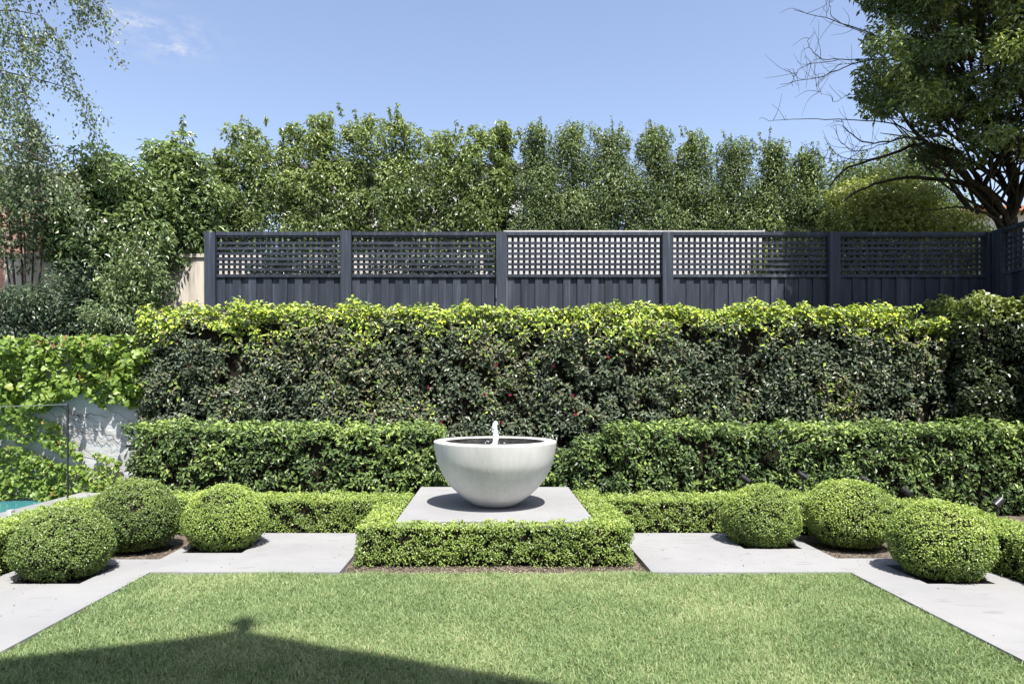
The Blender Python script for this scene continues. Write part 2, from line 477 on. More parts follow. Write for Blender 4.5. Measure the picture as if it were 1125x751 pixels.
def hedge(name, label, boxes, mat, leaf=(.03, .016), dens=2700, r=.05, amp=.05, nf=3.5, depth=.03, core=.07, faces=None,
          tintf=None, hole=None, group=None, sprig=.0, cat='hedge', seed=1, lump=14, relief=1.1, up=.35):
    cx = (boxes[0][0] + boxes[0][1]) / 2; cy = (boxes[0][2] + boxes[0][3]) / 2
    root = thing(name, label, cat, (cx, cy, 0), group)
    fb = MB(); cb = MB()
    for i, b in enumerate(boxes):
        fc = faces[i] if isinstance(faces, list) else (faces or {'f': 1, 't': 1, 'l': 1, 'r': 1, 'b': .35})
        P, d = hedge_points(b, dens, r, fc)
        bulge = (vnoise(P, nf, seed) - .5) * 2 * amp + (vnoise(P, nf * 2.7, seed + 5) - .5) * amp
        if sprig:
            bulge = bulge + np.where(d[:, 2] > .5, (vnoise(P, nf * 5, seed + 9) ** 3) * sprig, 0)
        fine = (vnoise(P, lump, seed + 12) - .5)
        bulge = bulge + fine * relief * leaf[0]
        inner = np.where(rng.random(len(P)) < .22, rng.uniform(.4, 1.0, len(P)) * core, rng.exponential(depth, len(P)))
        P2 = P + d * bulge[:, None] - d * inner[:, None]
        keep = rng.random(len(P)) < np.clip(1.2 + fine * 2.2 * relief, .12, 1)
        if hole:
            h = vnoise(P, hole[0], seed + 3) * .65 + vnoise(P, hole[0] * 2.3, seed + 4) * .35
            keep &= ~((h > hole[1]) & (rng.random(len(P)) < .93) & (d[:, 2] < .5))
        # thin towards the ground
        keep &= rng.random(len(P)) < np.clip((P[:, 2] - b[4] + .02) / .10, .15, 1)
        P2 = P2[keep]; d = d[keep]; n = len(P2)
        nn = d * .6 + rand_unit(n) * .72 + SUNN * up * 1.6
        tt = d * .55 + rand_unit(n) * .9 + np.array([0, 0, -.05])
        L = leaf[0] * rng.uniform(.65, 1.25, n); W = leaf[1] * rng.uniform(.75, 1.2, n)
        tint = tintf(P2, d) if tintf else np.clip(rng.normal(.5, .2, n), 0, 1)
        add_leaves(fb, P2, nn, tt, L, W, tint)
        cb.box(b[0] + core, b[1] - core, b[2] + core, b[3] - core, b[4] + .02, b[5] - core)  # solid core box, not branches; shade in the leaf gaps is its dark colour
        # a few thin stems at the bottom
        for _ in range(int((b[1] - b[0] + b[3] - b[2]) * 5)):
            sx = rng.uniform(b[0] + core * .6, b[1] - core * .6); sy = b[2] + core * rng.uniform(.5, 1.0) if rng.random() < .7 else rng.uniform(b[2] + core, b[3] - core)
            cb.tube([(sx, sy, b[4] - .01), (sx + rng.normal(0, .02), sy, b[4] + .12), (sx + rng.normal(0, .04), sy + .02, b[4] + .25)], [.008, .006, .004], 5)
    adopt(fb.build('foliage', mat), root)
    adopt(cb.build('branches', M['core_shade_twig']), root)
    return root


def limb(mb, pts, r0, r1, sides=7, wob=.0):
    pts = np.asarray(pts, float)
    # Catmull-like resample
    n = len(pts); tt = np.linspace(0, n - 1, (n - 1) * 5 + 1)
    out = []
    for t in tt:
        i = min(int(t), n - 2); f = t - i
        p0 = pts[max(i - 1, 0)]; p1 = pts[i]; p2 = pts[i + 1]; p3 = pts[min(i + 2, n - 1)]
        out.append(.5 * ((2 * p1) + (-p0 + p2) * f + (2 * p0 - 5 * p1 + 4 * p2 - p3) * f * f + (-p0 + 3 * p1 - 3 * p2 + p3) * f ** 3))
    out = np.array(out)
    if wob: out[1:-1] += rng.normal(0, wob, (len(out) - 2, 3))
    mb.tube(out, np.linspace(r0, r1, len(out)), sides)
    return out


def clump_leaves(mb, centers, radii, per, leaf, tint_c, jitter=.25, add=add_leaves, flat=.8, outdir=None, up=.5, shell=.55):
    """leaves gathered in clumps; every clump is an uneven shell with loose shoots"""
    for c, r, tc in zip(centers, radii, tint_c):
        n = max(8, int(per * (r / np.mean(radii)) ** 2))
        d = rand_unit(n)
        rad = r * (shell + (1 - shell) * rng.random(n) ** .6) * (1 + .45 * (vnoise(d * 1.7 + c, 1.6, 5) - .5))
        P = c + d * rad[:, None] * np.array([1, 1, flat])
        nn = d * .45 + rand_unit(n) * .75 + SUNN * up * 1.3
        tt = d * .6 + rand_unit(n) * .8 + np.array([0, 0, -.25])
        L = leaf[0] * rng.uniform(.6, 1.25, n); W = leaf[1] * rng.uniform(.7, 1.2, n)
        tint = np.clip(tc + rng.normal(0, jitter * .6, n), 0, 1)
        add_leaves(mb, P, nn, tt, L, W, tint)


def shoots(mb, wood, starts, dirs, length, leaf, nleaf, tint):
    """upright young shoots with leaves set along them"""
    for s, d in zip(starts, dirs):
        l = length * rng.uniform(.5, 1.2)
        pts = np.array([s + d * l * f + np.array([0, 0, .15 * l * f * f]) for f in np.linspace(0, 1, 5)])
        wood.tube(pts, np.linspace(.006, .002, 5), 4)
        f = rng.random(nleaf); P = s + d[None] * (l * f)[:, None] + np.array([0, 0, 1]) * (.15 * l * f * f)[:, None]
        rd = rand_unit(nleaf)
        add_leaves(mb, P, rd * .5 + np.array([0, 0, .8]), rd + d * .8, leaf[0] * rng.uniform(.6, 1.1, nleaf), leaf[1], np.clip(tint + rng.normal(0, .15, nleaf), 0, 1))


# ================================================================== SETTING
g = MB(); g.add([(-400, -300, -.06), (400, -300, -.06), (400, 700, -.06), (-400, 700, -.06)], q=[(0, 1, 2, 3)])
tag(g.build('ground', M['ground']), kind='structure')
s = MB()
n = 90
xs = np.linspace(-5.0, 7.3, n + 1); ys = np.linspace(4.4, 10.6, n + 1)
gx, gy = np.meshgrid(xs, ys); P = np.stack([gx.ravel(), gy.ravel(), np.zeros(gx.size)], 1)
P[:, 2] = -.040 + (vnoise(P, 6, 3) - .5) * .02
idx = np.arange((n + 1) * (n + 1)).reshape(n + 1, n + 1)
s.add(P, q=np.stack([idx[:-1, :-1].ravel(), idx[:-1, 1:].ravel(), idx[1:, 1:].ravel(), idx[1:, :-1].ravel()], 1))
tag(s.build('soil', M['soil'], smooth=True), kind='structure')

LX0, LX1, LY1 = -2.82, 2.95, 5.51
SX0, SX1 = -1.26, 1.316

# paving: one sheet of stone with square planting holes and the bed corners left open
paved = [(-3.97, LX0, -3, 5.93), (LX1, 4.12, -3, 5.96), (-2.95, SX0, LY1, 7.02), (SX1, 3.06, LY1, 7.02), (-8, 9, -3, .55)]
holes = [(-3.74, -3.20, 5.18, 5.74), (-2.86, -2.31, 6.16, 6.72), (3.37, 3.90, 5.18, 5.74), (2.38, 2.93, 6.32, 6.88)]
bx = sorted(set([v for r in paved + holes for v in r[:2]])); by = sorted(set([v for r in paved + holes for v in r[2:]]))


def is_paved(i, j):
    if i < 0 or j < 0 or i >= len(bx) - 1 or j >= len(by) - 1: return False
    x = (bx[i] + bx[i + 1]) / 2; y = (by[j] + by[j + 1]) / 2
    ok = any(a < x < b and c < y < d for a, b, c, d in paved)
    return ok and not any(a < x < b and c < y < d for a, b, c, d in holes)


pv = MB()
for i in range(len(bx) - 1):
    for j in range(len(by) - 1):
        if not is_paved(i, j): continue
        x0, x1, y0, y1 = bx[i], bx[i + 1], by[j], by[j + 1]
        pv.add([(x0, y0, 0), (x1, y0, 0), (x1, y1, 0), (x0, y1, 0)], q=[(0, 1, 2, 3)])
        for (di, dj, a, b) in ((-1, 0, (x0, y1), (x0, y0)), (1, 0, (x1, y0), (x1, y1)), (0, -1, (x0, y0), (x1, y0)), (0, 1, (x1, y1), (x0, y1))):
            if not is_paved(i + di, j + dj):
                pv.add([(*a, 0), (*a, -.06), (*b, -.06), (*b, 0)], q=[(0, 1, 2, 3)])
tag(pv.build('paving', M['paving']), kind='structure')

lw = MB(); lw.add([(LX0 + .002, .555, -.032), (LX1 - .002, .555, -.032), (LX1 - .002, LY1 - .002, -.032), (LX0 + .002, LY1 - .002, -.032)], q=[(0, 1, 2, 3)])
tag(lw.build('lawn', M['thatch']), kind='structure')

# grass blades
gb = MB()


def grass(x0, x1, y0, y1, dens, wmul=1.0):
    n = int((x1 - x0) * (y1 - y0) * dens)
    P = np.stack([rng.uniform(x0, x1, n), rng.uniform(y0, y1, n), np.full(n, -.040)], 1)
    h = rng.uniform(.028, .054, n) * (.8 + .4 * vnoise(P, 4, 21))
    lean = rng.uniform(0, 2 * np.pi, n); la = rng.uniform(.35, 1.35, n) * h
    d = np.stack([np.cos(lean), np.sin(lean), np.zeros(n)], 1)
    b = np.stack([-np.sin(lean + rng.normal(0, .6, n)), np.cos(lean + rng.normal(0, .6, n)), np.zeros(n)], 1)
    w = rng.uniform(.0026, .0050, n)[:, None] * wmul
    up = np.array([0, 0, 1.0])
    v = np.empty((n, 5, 3))
    v[:, 0] = P + b * w * .5; v[:, 1] = P - b * w * .5
    mid = P + up * (h * .62)[:, None] + d * (la * .35)[:, None]
    v[:, 2] = mid + b * w * .42; v[:, 3] = mid - b * w * .42
    v[:, 4] = P + up * h[:, None] * np.where(la / h > .8, .78, 1.0)[:, None] + d * la[:, None]
    base = (np.arange(n) * 5)[:, None]
    t = np.concatenate([base + np.array([[0, 1, 3]]), base + np.array([[0, 3, 2]]), base + np.array([[2, 3, 4]])], 0)
    pt = vnoise(P, 1.3, 31) * .5 + vnoise(P, 5, 32) * .3 + vnoise(P, 14, 33) * .2
    tint = np.clip(.47 + (pt - .5) * .6 + rng.normal(0, .20, n) + np.where(rng.random(n) < .05, .4, 0), 0, 1)
    gb.add(v.reshape(-1, 3), t=t, tint=np.repeat(tint, 5))


grass(LX0 - .022, LX1 + .022, 3.0, LY1 + .02, 22000)
grass(LX0, LX1, .6, 3.0, 5000, 1.6)
tag(gb.build('grass', M['grass']), 'short mown green lawn grass in front of the fountain', 'grass', kind='stuff')

# pool
w = MB(); w.add([(-14, 2, -.06 + .04), (-5.61, 2, -.02), (-5.61, 9.24, -.02), (-14, 9.24, -.02)], q=[(0, 1, 2, 3)])
tag(w.build('water', M['pool']), kind='structure')
c = MB(); c.box(-5.61, -4.98, 1.2, 9.24, -.05, .10)
tag(c.build('pool_coping', M['paving']), kind='structure')

# mulch crumbs and fallen leaves on the soil around the plinth hedge
mc = MB()
n = 2600
P = np.vstack([np.stack([rng.uniform(SX0 + .01, SX1 - .01, n), rng.uniform(LY1 + .01, 5.80, n), np.full(n, -.028)], 1),
               np.stack([rng.uniform(SX1 - .22, SX1, 500), rng.uniform(5.6, 7, 500), np.full(500, -.028)], 1),
               np.stack([rng.uniform(SX0, SX0 + .2, 500), rng.uniform(5.6, 7, 500), np.full(500, -.028)], 1),
               np.stack([rng.uniform(-4, -2.97, 500), rng.uniform(5.95, 7, 500), np.full(500, -.028)], 1),
               np.stack([rng.uniform(3.1, 4.1, 500), rng.uniform(5.98, 7, 500), np.full(500, -.028)], 1)])
k = len(P)
add_leaves(mc, P, np.array([0, 0, 1]) + rng.normal(0, .45, (k, 3)), rand_unit(k), rng.uniform(.008, .026, k), rng.uniform(.005, .014, k), rng.random(k))
tag(mc.build('mulch', M['chip']), 'brown mulch and fallen leaf crumbs on the bare soil', 'mulch', kind='stuff')

lf = MB()
n = 150
P = np.vstack([np.stack([rng.uniform(-2.8, 2.95, 110), rng.uniform(5.6, 7.0, 110), np.full(110, .003)], 1), np.stack([rng.choice([-1, 1], 60) * rng.uniform(3.0, 3.9, 60), rng.uniform(3.0, 5.9, 60), np.full(60, .003)], 1)])
P = P[~((P[:, 0] > SX0) & (P[:, 0] < SX1))]; k = len(P)
add_leaves(lf, P, np.array([0, 0, 1]) + rng.normal(0, .15, (k, 3)), rand_unit(k), rng.uniform(.008, .022, k), rng.uniform(.005, .010, k), rng.random(k) * .6)
tag(lf.build('fallen_leaves', M['chip']), 'tiny fallen leaves and clippings scattered on the pale paving', 'leaf litter', kind='stuff')

# ================================================================== FOUNTAIN AND PLINTH
PT = .33
BC = (.027, 6.77)
pl = MB()
x0, x1, y0, y1 = -.867, .918, 5.98, 8.08
e = .008
prof = [(0, -.04), (0, PT - e), (e, PT)]
v = []
for ins, z in prof:
    v += [(x0 + ins, y0 + ins, z), (x1 - ins, y0 + ins, z), (x1 - ins, y1 - ins, z), (x0 + ins, y1 - ins, z)]
q = []
for i in range(2):
    for kk in range(4):
        a = i * 4 + kk; b = i * 4 + (kk + 1) % 4; q.append((a, b, b + 4, a + 4))
q.append((8, 9, 10, 11)); pl.add(v, q=q)
tag(pl.build('stone_plinth', M['paving']), 'low square pale stone plinth under the fountain bowl', 'plinth')

fo = thing('fountain', 'round pale grey concrete fountain bowl bubbling on the stone plinth', 'fountain', (BC[0], BC[1], PT))
bw = MB()
outer = [(0.0, .001), (.13, .001), (.19, .010), (.245, .038), (.31, .082), (.385, .142), (.463, .222), (.515, .295), (.55, .365), (.580, .435), (.598, .505), (.611, .58), (.618, .635)]
rim = [(.6195, .648), (.617, .655), (.61, .6585), (.56, .6600), (.515, .6590), (.506, .656), (.502, .649)]
inner = [(.499, .60), (.485, .52), (.44, .40), (.0, .33)]


def dense(pr):
    pr = np.array(pr); o = []
    n = len(pr)
    for i in range(n - 1):
        p0 = pr[max(i - 1, 0)]; p1 = pr[i]; p2 = pr[i + 1]; p3 = pr[min(i + 2, n - 1)]
        for f in (0, .33, .66):
            o.append(.5 * ((2 * p1) + (-p0 + p2) * f + (2 * p0 - 5 * p1 + 4 * p2 - p3) * f * f + (-p0 + 3 * p1 - 3 * p2 + p3) * f ** 3))
    o.append(pr[-1]); return [tuple(a) for a in o]


bw.lathe(outer[:2] + dense(outer[2:]) + rim, 128)
bw.build('bowl', M['bowl'], fo, smooth=True)
lb_ = MB(); lb_.lathe([(.502, .649), (.4995, .60)] + inner[1:], 96); lb_.build('bowl_inside', M['bowl_inside'], fo, smooth=True)
wb = MB(); wb.lathe([(0.0001, .592), (.10, .592), (.25, .592), (.40, .592), (.4985, .592)], 96)
o = wb.build('water_surface', M['darkwater'], fo, smooth=True)
jb = MB()
jp = []
for i, z in enumerate(np.linspace(.585, .855, 22)):
    f = i / 21
    jp.append((.013 * (1 - f) + .021 + .003 * math.sin(i * 2.1) if f < .97 else .006, z))
jb.lathe([(.001, .56)] + jp + [(.0005, .858)], 20)
V = np.vstack(jb.v); k = nrm(V * np.array([1, 1, 0]))
V = V + k * ((vnoise(V * np.array([1, 1, .5]), 48, 4) - .5) * .020)[:, None]; V[:, 0] += .006 * np.sin(V[:, 2] * 30)
jb.v = [V]
# splash drops and strands falling back round the jet
for _ in range(26):
    a = rng.uniform(0, 6.28); rr = rng.uniform(.03, .13) ; z = rng.uniform(.594, .66) if rr > .06 else rng.uniform(.60, .80)
    r_ = rng.uniform(.003, .007)
    jb.lathe([(.0005, z - r_), (r_, z), (.0005, z + r_ * 1.6)], 6, (rr * math.cos(a), rr * math.sin(a), 0))
jb.build('water_jet', M['foam'], fo, smooth=True)

# ================================================================== BOX HEDGES AND TOPIARY
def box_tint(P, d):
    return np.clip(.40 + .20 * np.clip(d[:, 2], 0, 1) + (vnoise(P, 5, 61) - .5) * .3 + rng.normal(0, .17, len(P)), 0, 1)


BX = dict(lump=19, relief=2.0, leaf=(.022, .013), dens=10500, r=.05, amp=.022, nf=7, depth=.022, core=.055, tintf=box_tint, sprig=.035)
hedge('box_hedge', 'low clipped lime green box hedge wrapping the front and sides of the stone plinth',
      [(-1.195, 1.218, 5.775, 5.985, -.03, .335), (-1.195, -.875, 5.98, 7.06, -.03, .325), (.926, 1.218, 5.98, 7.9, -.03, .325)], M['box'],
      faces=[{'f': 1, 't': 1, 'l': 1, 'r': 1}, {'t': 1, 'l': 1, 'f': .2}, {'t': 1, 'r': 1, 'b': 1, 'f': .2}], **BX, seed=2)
hedge('box_hedge', 'low clipped box hedge left of the fountain in front of the left glossy hedge',
      [(-4.4, -.88, 7.06, 7.52, -.03, .35)], M['box'], **BX, seed=3)
hedge('box_hedge', 'low clipped box hedge right of the fountain in front of the right glossy hedge',
      [(1.23, 4.35, 7.06, 7.52, -.03, .35)], M['box'], **BX, seed=4)
hedge('box_hedge', 'short low box hedge at the left edge between the pool coping and ball shrub',
      [(-4.42, -3.97, 4.2, 7.05, -.03, .36)], M['box'], **BX, seed=5)
hedge('box_hedge', 'low box hedge at the right edge beside the largest ball shrub',
      [(4.13, 4.62, 4.0, 7.05, -.03, .36)], M['box'], **BX, seed=6)


def topiary(label, x, y, rx, rz, h, mat, seed, group='clipped box balls beside the paths'):
    root = thing('topiary_ball', label, 'topiary', (x, y, 0), group)
    n = int(4 * math.pi * rx * rx * 14000)
    d = rand_unit(n)
    # squashed ball, a little square shouldered, cut off near the ground
    e = d
    zc = h - rz
    P = e * np.array([rx, rx, rz])
    dd = nrm(P / np.array([rx, rx, rz]) ** 2)
    bul = (vnoise(P + seed * 3.1, 3.2, seed) - .5) * .04 + (vnoise(P, 11, seed + 1) - .5) * .03 + (vnoise(P, 22, seed + 7) - .5) * .027
    P = P + dd * bul[:, None] - dd * rng.exponential(.016, n)[:, None] + dd * np.where(rng.random(n) < .025, rng.uniform(.008, .03, n), 0)[:, None] + np.array([0, 0, zc])
    keep = (P[:, 2] > .005) & (rng.random(n) < np.clip(1.15 + (vnoise(P, 22, seed + 7) - .5) * 3.2, .15, 1))
    P = P[keep]; dd = dd[keep]; k = len(P)
    # tuck the skirt in slightly at the base
    f = np.clip(P[:, 2] / .16, 0, 1); P[:, :2] *= (.86 + .14 * f ** .6)[:, None]
    fb = MB()
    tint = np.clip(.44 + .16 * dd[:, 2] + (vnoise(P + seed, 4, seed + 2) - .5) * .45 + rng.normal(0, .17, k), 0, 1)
    add_leaves(fb, P, dd * .65 + rand_unit(k) * .75 + SUNN * .5, dd * .6 + rand_unit(k) * .9, 0.019 * rng.uniform(.7, 1.25, k), .0112 * rng.uniform(.75, 1.2, k), tint)
    fb.build('foliage', mat, root)
    cb = MB(); prof = []
    for a in np.linspace(-1.2, math.pi / 2, 14):
        prof.append((max(math.cos(a) * (rx - .05), .001), max(zc + math.sin(a) * (rz - .05), .02)))
    cb.lathe(prof, 28); cb.lathe([(.035, -.03), (.03, .12), (.001, .13)], 8)
    cb.build('branches', M['core_shade_twig'], root)  # mostly a closed dark shell, coloured as the shaded inside of the ball
    return root


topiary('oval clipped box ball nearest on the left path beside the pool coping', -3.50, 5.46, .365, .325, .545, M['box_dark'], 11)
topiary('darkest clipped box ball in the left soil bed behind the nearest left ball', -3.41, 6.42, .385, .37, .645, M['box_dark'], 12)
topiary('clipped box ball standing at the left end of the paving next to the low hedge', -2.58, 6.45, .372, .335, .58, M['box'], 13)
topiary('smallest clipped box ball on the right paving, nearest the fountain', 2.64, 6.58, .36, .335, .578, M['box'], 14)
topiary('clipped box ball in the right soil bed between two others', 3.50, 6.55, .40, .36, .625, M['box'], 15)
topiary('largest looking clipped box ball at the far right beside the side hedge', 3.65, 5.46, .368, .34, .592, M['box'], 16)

# ================================================================== GLOSSY MIDDLE HEDGES
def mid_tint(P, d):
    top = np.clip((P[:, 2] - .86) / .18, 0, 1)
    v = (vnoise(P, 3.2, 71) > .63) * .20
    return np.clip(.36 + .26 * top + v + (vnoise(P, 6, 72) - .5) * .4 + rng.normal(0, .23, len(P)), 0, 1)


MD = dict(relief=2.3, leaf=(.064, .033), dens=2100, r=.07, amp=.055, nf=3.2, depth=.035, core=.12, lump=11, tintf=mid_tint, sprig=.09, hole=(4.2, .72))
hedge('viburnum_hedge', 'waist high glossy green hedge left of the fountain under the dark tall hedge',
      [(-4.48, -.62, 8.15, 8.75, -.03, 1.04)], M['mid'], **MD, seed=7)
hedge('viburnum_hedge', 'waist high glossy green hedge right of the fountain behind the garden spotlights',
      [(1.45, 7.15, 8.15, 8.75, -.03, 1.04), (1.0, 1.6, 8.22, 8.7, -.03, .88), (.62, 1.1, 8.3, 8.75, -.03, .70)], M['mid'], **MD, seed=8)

# ================================================================== TALL HEDGE
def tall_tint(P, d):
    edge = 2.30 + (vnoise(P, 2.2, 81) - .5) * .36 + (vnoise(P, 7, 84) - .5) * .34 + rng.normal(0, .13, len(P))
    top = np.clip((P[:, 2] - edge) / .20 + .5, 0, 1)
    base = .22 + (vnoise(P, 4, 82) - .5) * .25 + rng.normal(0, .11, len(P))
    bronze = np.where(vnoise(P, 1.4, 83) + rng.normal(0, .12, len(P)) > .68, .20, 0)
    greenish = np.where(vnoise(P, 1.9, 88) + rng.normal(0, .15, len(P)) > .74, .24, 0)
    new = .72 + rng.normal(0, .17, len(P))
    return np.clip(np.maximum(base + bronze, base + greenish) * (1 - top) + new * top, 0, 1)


TL = dict(relief=2.0, leaf=(.068, .038), dens=2300, r=.10, amp=.085, nf=2.6, depth=.045, core=.19, lump=8, tintf=tall_tint, sprig=.13, hole=(2.3, .73))
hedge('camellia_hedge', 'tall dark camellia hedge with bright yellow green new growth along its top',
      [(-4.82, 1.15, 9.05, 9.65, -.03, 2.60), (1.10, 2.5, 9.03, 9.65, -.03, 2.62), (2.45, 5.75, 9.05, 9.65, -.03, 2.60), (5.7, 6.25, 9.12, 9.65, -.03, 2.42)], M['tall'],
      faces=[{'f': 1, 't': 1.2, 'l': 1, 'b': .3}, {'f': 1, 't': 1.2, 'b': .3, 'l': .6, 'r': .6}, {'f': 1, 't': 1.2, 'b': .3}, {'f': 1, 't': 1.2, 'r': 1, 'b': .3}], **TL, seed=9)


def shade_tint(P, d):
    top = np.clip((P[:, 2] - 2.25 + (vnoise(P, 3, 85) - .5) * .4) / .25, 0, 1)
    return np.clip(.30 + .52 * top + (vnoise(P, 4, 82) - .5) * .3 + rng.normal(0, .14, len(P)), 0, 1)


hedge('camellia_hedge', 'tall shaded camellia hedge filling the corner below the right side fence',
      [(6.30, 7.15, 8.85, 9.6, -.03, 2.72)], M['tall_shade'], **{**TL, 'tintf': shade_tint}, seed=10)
# deep pink flower buds sitting in the tall hedge
fbm, fnt, fout = new_mat('pink_petal')
p = N(fnt, 'ShaderNodeBsdfPrincipled'); p.inputs['Base Color'].default_value = (.32, .03, .07, 1); p.inputs['Roughness'].default_value = .5
fnt.links.new(p.outputs[0], fout.inputs[0])
tall_root = [o for o in bpy.data.objects if o.name.startswith('camellia_hedge') and 'yellow green' in o.get('label', '')][0]
for (fx, fy) in ((533, 433), (560, 434), (668, 392), (685, 388), (630, 434), (485, 463), (551, 464), (207, 403), (608, 402), (632, 455), (545, 401), (470, 425)):
    c_ = at(fx, fy, 9.0)
    fl = MB(); k = 14
    d = rand_unit(k); d[:, 1] = -np.abs(d[:, 1])
    add_leaves(fl, np.repeat(c_[None], k, 0), d, rand_unit(k) + d * .6, rng.uniform(.018, .034, k), .022, rng.random(k))
    adopt(fl.build('flower', fbm), tall_root)

# ================================================================== FENCE
FY = 9.80
ZT = 3.81


def lattice_panel(mb, u0, u1, z0, z1, place):
    p = .0845; nx = int(round((u1 - u0) / p)); px = (u1 - u0) / nx
    nz = 7; pz = (z1 - z0) / nz; sw = .037
    for i in range(nx + 1):
        c_ = u0 + i * px
        place(mb, max(c_ - sw / 2, u0), min(c_ + sw / 2, u1), .017, .030, z0 + .001, z1 - .001)
    for j in range(1, nz + 1):
        c_ = z0 + (j - .08) * pz
        if c_ + sw / 2 < z1: place(mb, u0 + .002, u1 - .002, 0, .015, c_ - sw / 2, c_ + sw / 2)


def palings(mb, u0, u1, z0, z1, place):
    p = .215; nx = max(1, int(round((u1 - u0) / p))); px = (u1 - u0) / nx
    for i in range(nx):
        a = u0 + i * px
        zj = rng.uniform(-.004, .004)
        place(mb, a + .002, a + px * .52, -.002 + zj, .017, z0, z1 + .014)      # front board
        place(mb, a + px * .47, a + px * 1.03 if i < nx - 1 else u1, .020, .038, z0, z1 + .015)   # rear board


def fence_run(name, label, posts, place, zt=ZT, post_w=.155):
    root = thing(name, label, 'fence', (0, 0, 0))
    mids = .5 * (posts[0] + posts[-1])
    for i, u in enumerate(posts):
        pb = MB(); place(pb, u - post_w / 2, u + post_w / 2, -.075, .075, -.06, zt - .012 + (.02 if i == 1 else 0))
        pb.build('post', M['fence'], root)
    for i in range(len(posts) - 1):
        u0 = posts[i] + post_w / 2 + .003; u1 = posts[i + 1] - post_w / 2 - .003
        rb = MB()
        place(rb, u0, u1, -.035, .055, zt - .055, zt - .005)
        place(rb, u0, u1, -.025, .050, zt - .078, zt - .057)
        rb.build('top_rail', M['fence'], root)
        lb = MB(); lattice_panel(lb, u0, u1, 3.190, zt - .080, place)
        lb.build('lattice_panel', M['fence'], root)
        mb_ = MB(); place(mb_, u0, u1, -.022, .050, 3.145, 3.186)
        mb_.build('middle_rail', M['fence'], root)
        mb_ = MB(); place(mb_, u0, u1, .042, .08, 1.0, 1.1); mb_.build('lower_rail', M['fence'], root)
        bb = MB(); palings(bb, u0, u1, -.04, 3.128, place)
        bb.build('paling_panel', M['fence'], root)
    return root


px_posts = [232.5, 381, 551, 732.5, 914.5, 1087]
fence_run('lattice_fence', 'charcoal timber fence with lattice top running along the back above the tall hedge', [(x - CX) / F * FY for x in px_posts],
          lambda mb, a, b, c_, d_, e_, f_: mb.box(a, b, FY + c_, FY + d_, e_, f_))
FXR = (1087 - CX) / F * FY + .02
fence_run('lattice_fence', 'short shaded charcoal lattice fence return coming forward at the right edge', [-9.60, -7.2, -4.8],
          lambda mb, a, b, c_, d_, e_, f_: mb.box(FXR + c_, FXR + d_, a * -1 if False else -b, -a, e_, f_))

# ================================================================== WALLS AND BUILDINGS
wl = MB(); wl.box(-8.2, -.15, 11.25, 11.45, -.06, 3.72); wl.box(-8.25, -.12, 11.22, 11.48, 3.72, 3.78)
tag(wl.build('boundary_wall', M['stained']), 'stained beige concrete wall beside the left end of the lattice fence', 'wall')
wl = MB(); wl.box(.22, 4.35, 10.8, 11.05, -.06, 4.02); wl.box(.18, 4.39, 10.77, 11.08, 4.02, 4.062)
tag(wl.build('garden_wall', M['white_render']), 'bright white rendered wall seen through the middle lattice panels', 'wall')
pw = MB(); pw.box(-15, -4.9, 9.26, 9.50, -.1, 2.13)
pwo = tag(pw.build('pool_wall', M['white_wall']), 'rough white wall behind the pool mostly under ivy', 'wall')

bk = thing('brick_house', 'salmon brick house half hidden by leaves at the left edge', 'house', (-10, 13, 0))
b1 = MB(); b1.box(-14, -7.55, 12.0, 13.8, -.06, 5.3); adopt(b1.build('wall', M['brick']), bk)
b2 = MB(); b2.add([(-14.3, 11.8, 5.31), (-7.3, 11.8, 5.31), (-7.3, 14.0, 5.31), (-14.3, 14.0, 5.31), (-10.7, 12.9, 6.0)], q=[(0, 3, 2, 1)], t=[(0, 1, 4), (1, 2, 4), (2, 3, 4), (3, 0, 4)])
adopt(b2.build('roof', M['slate']), bk)


def house(name, label, x0, x1, y0, y1, ze, zr, wallm, roofm, wins, cat='house', over=.4):
    root = thing(name, label, cat, ((x0 + x1) / 2, (y0 + y1) / 2, 0))
    a = MB(); a.box(x0, x1, y0, y1, -.06, ze); adopt(a.build('wall', wallm), root)
    r = MB(); X0, X1, Y0, Y1 = x0 - over, x1 + over, y0 - over, y1 + over; ym = (y0 + y1) / 2; h = min(1.5, (x1 - x0) / 3)
    r.add([(X0, Y0, ze + .004), (X1, Y0, ze + .004), (X1, Y1, ze + .004), (X0, Y1, ze + .004), (X0 + h, ym, zr), (X1 - h, ym, zr),
           (X0, Y0, ze + .15), (X1, Y0, ze + .15), (X1, Y1, ze + .15), (X0, Y1, ze + .15)],
          q=[(0, 3, 2, 1), (0, 1, 7, 6), (1, 2, 8, 7), (2, 3, 9, 8), (3, 0, 6, 9), (6, 7, 5, 4), (8, 9, 4, 5)], t=[(7, 8, 5), (9, 6, 4)])
    adopt(r.build('roof', roofm), root)
    for (wx, wz, ww, wh) in wins:
        f = MB(); t = .07
        f.box(wx - ww / 2, wx + ww / 2, y0 - .05, y0 - .003, wz - wh / 2, wz - wh / 2 + t); f.box(wx - ww / 2, wx + ww / 2, y0 - .05, y0 - .003, wz + wh / 2 - t, wz + wh / 2)
        f.box(wx - ww / 2, wx - ww / 2 + t, y0 - .05, y0 - .003, wz - wh / 2 + t, wz + wh / 2 - t); f.box(wx + ww / 2 - t, wx + ww / 2, y0 - .05, y0 - .003, wz - wh / 2 + t, wz + wh / 2 - t)
        fo_ = adopt(f.build('window', M['white_render']), root)
        gl = MB(); gl.box(wx - ww / 2 + t, wx + ww / 2 - t, y0 - .03, y0 - .006, wz - wh / 2 + t, wz + wh / 2 - t)
        go = gl.build('pane', M['window']); adopt(go, root); go.parent = fo_
    return root


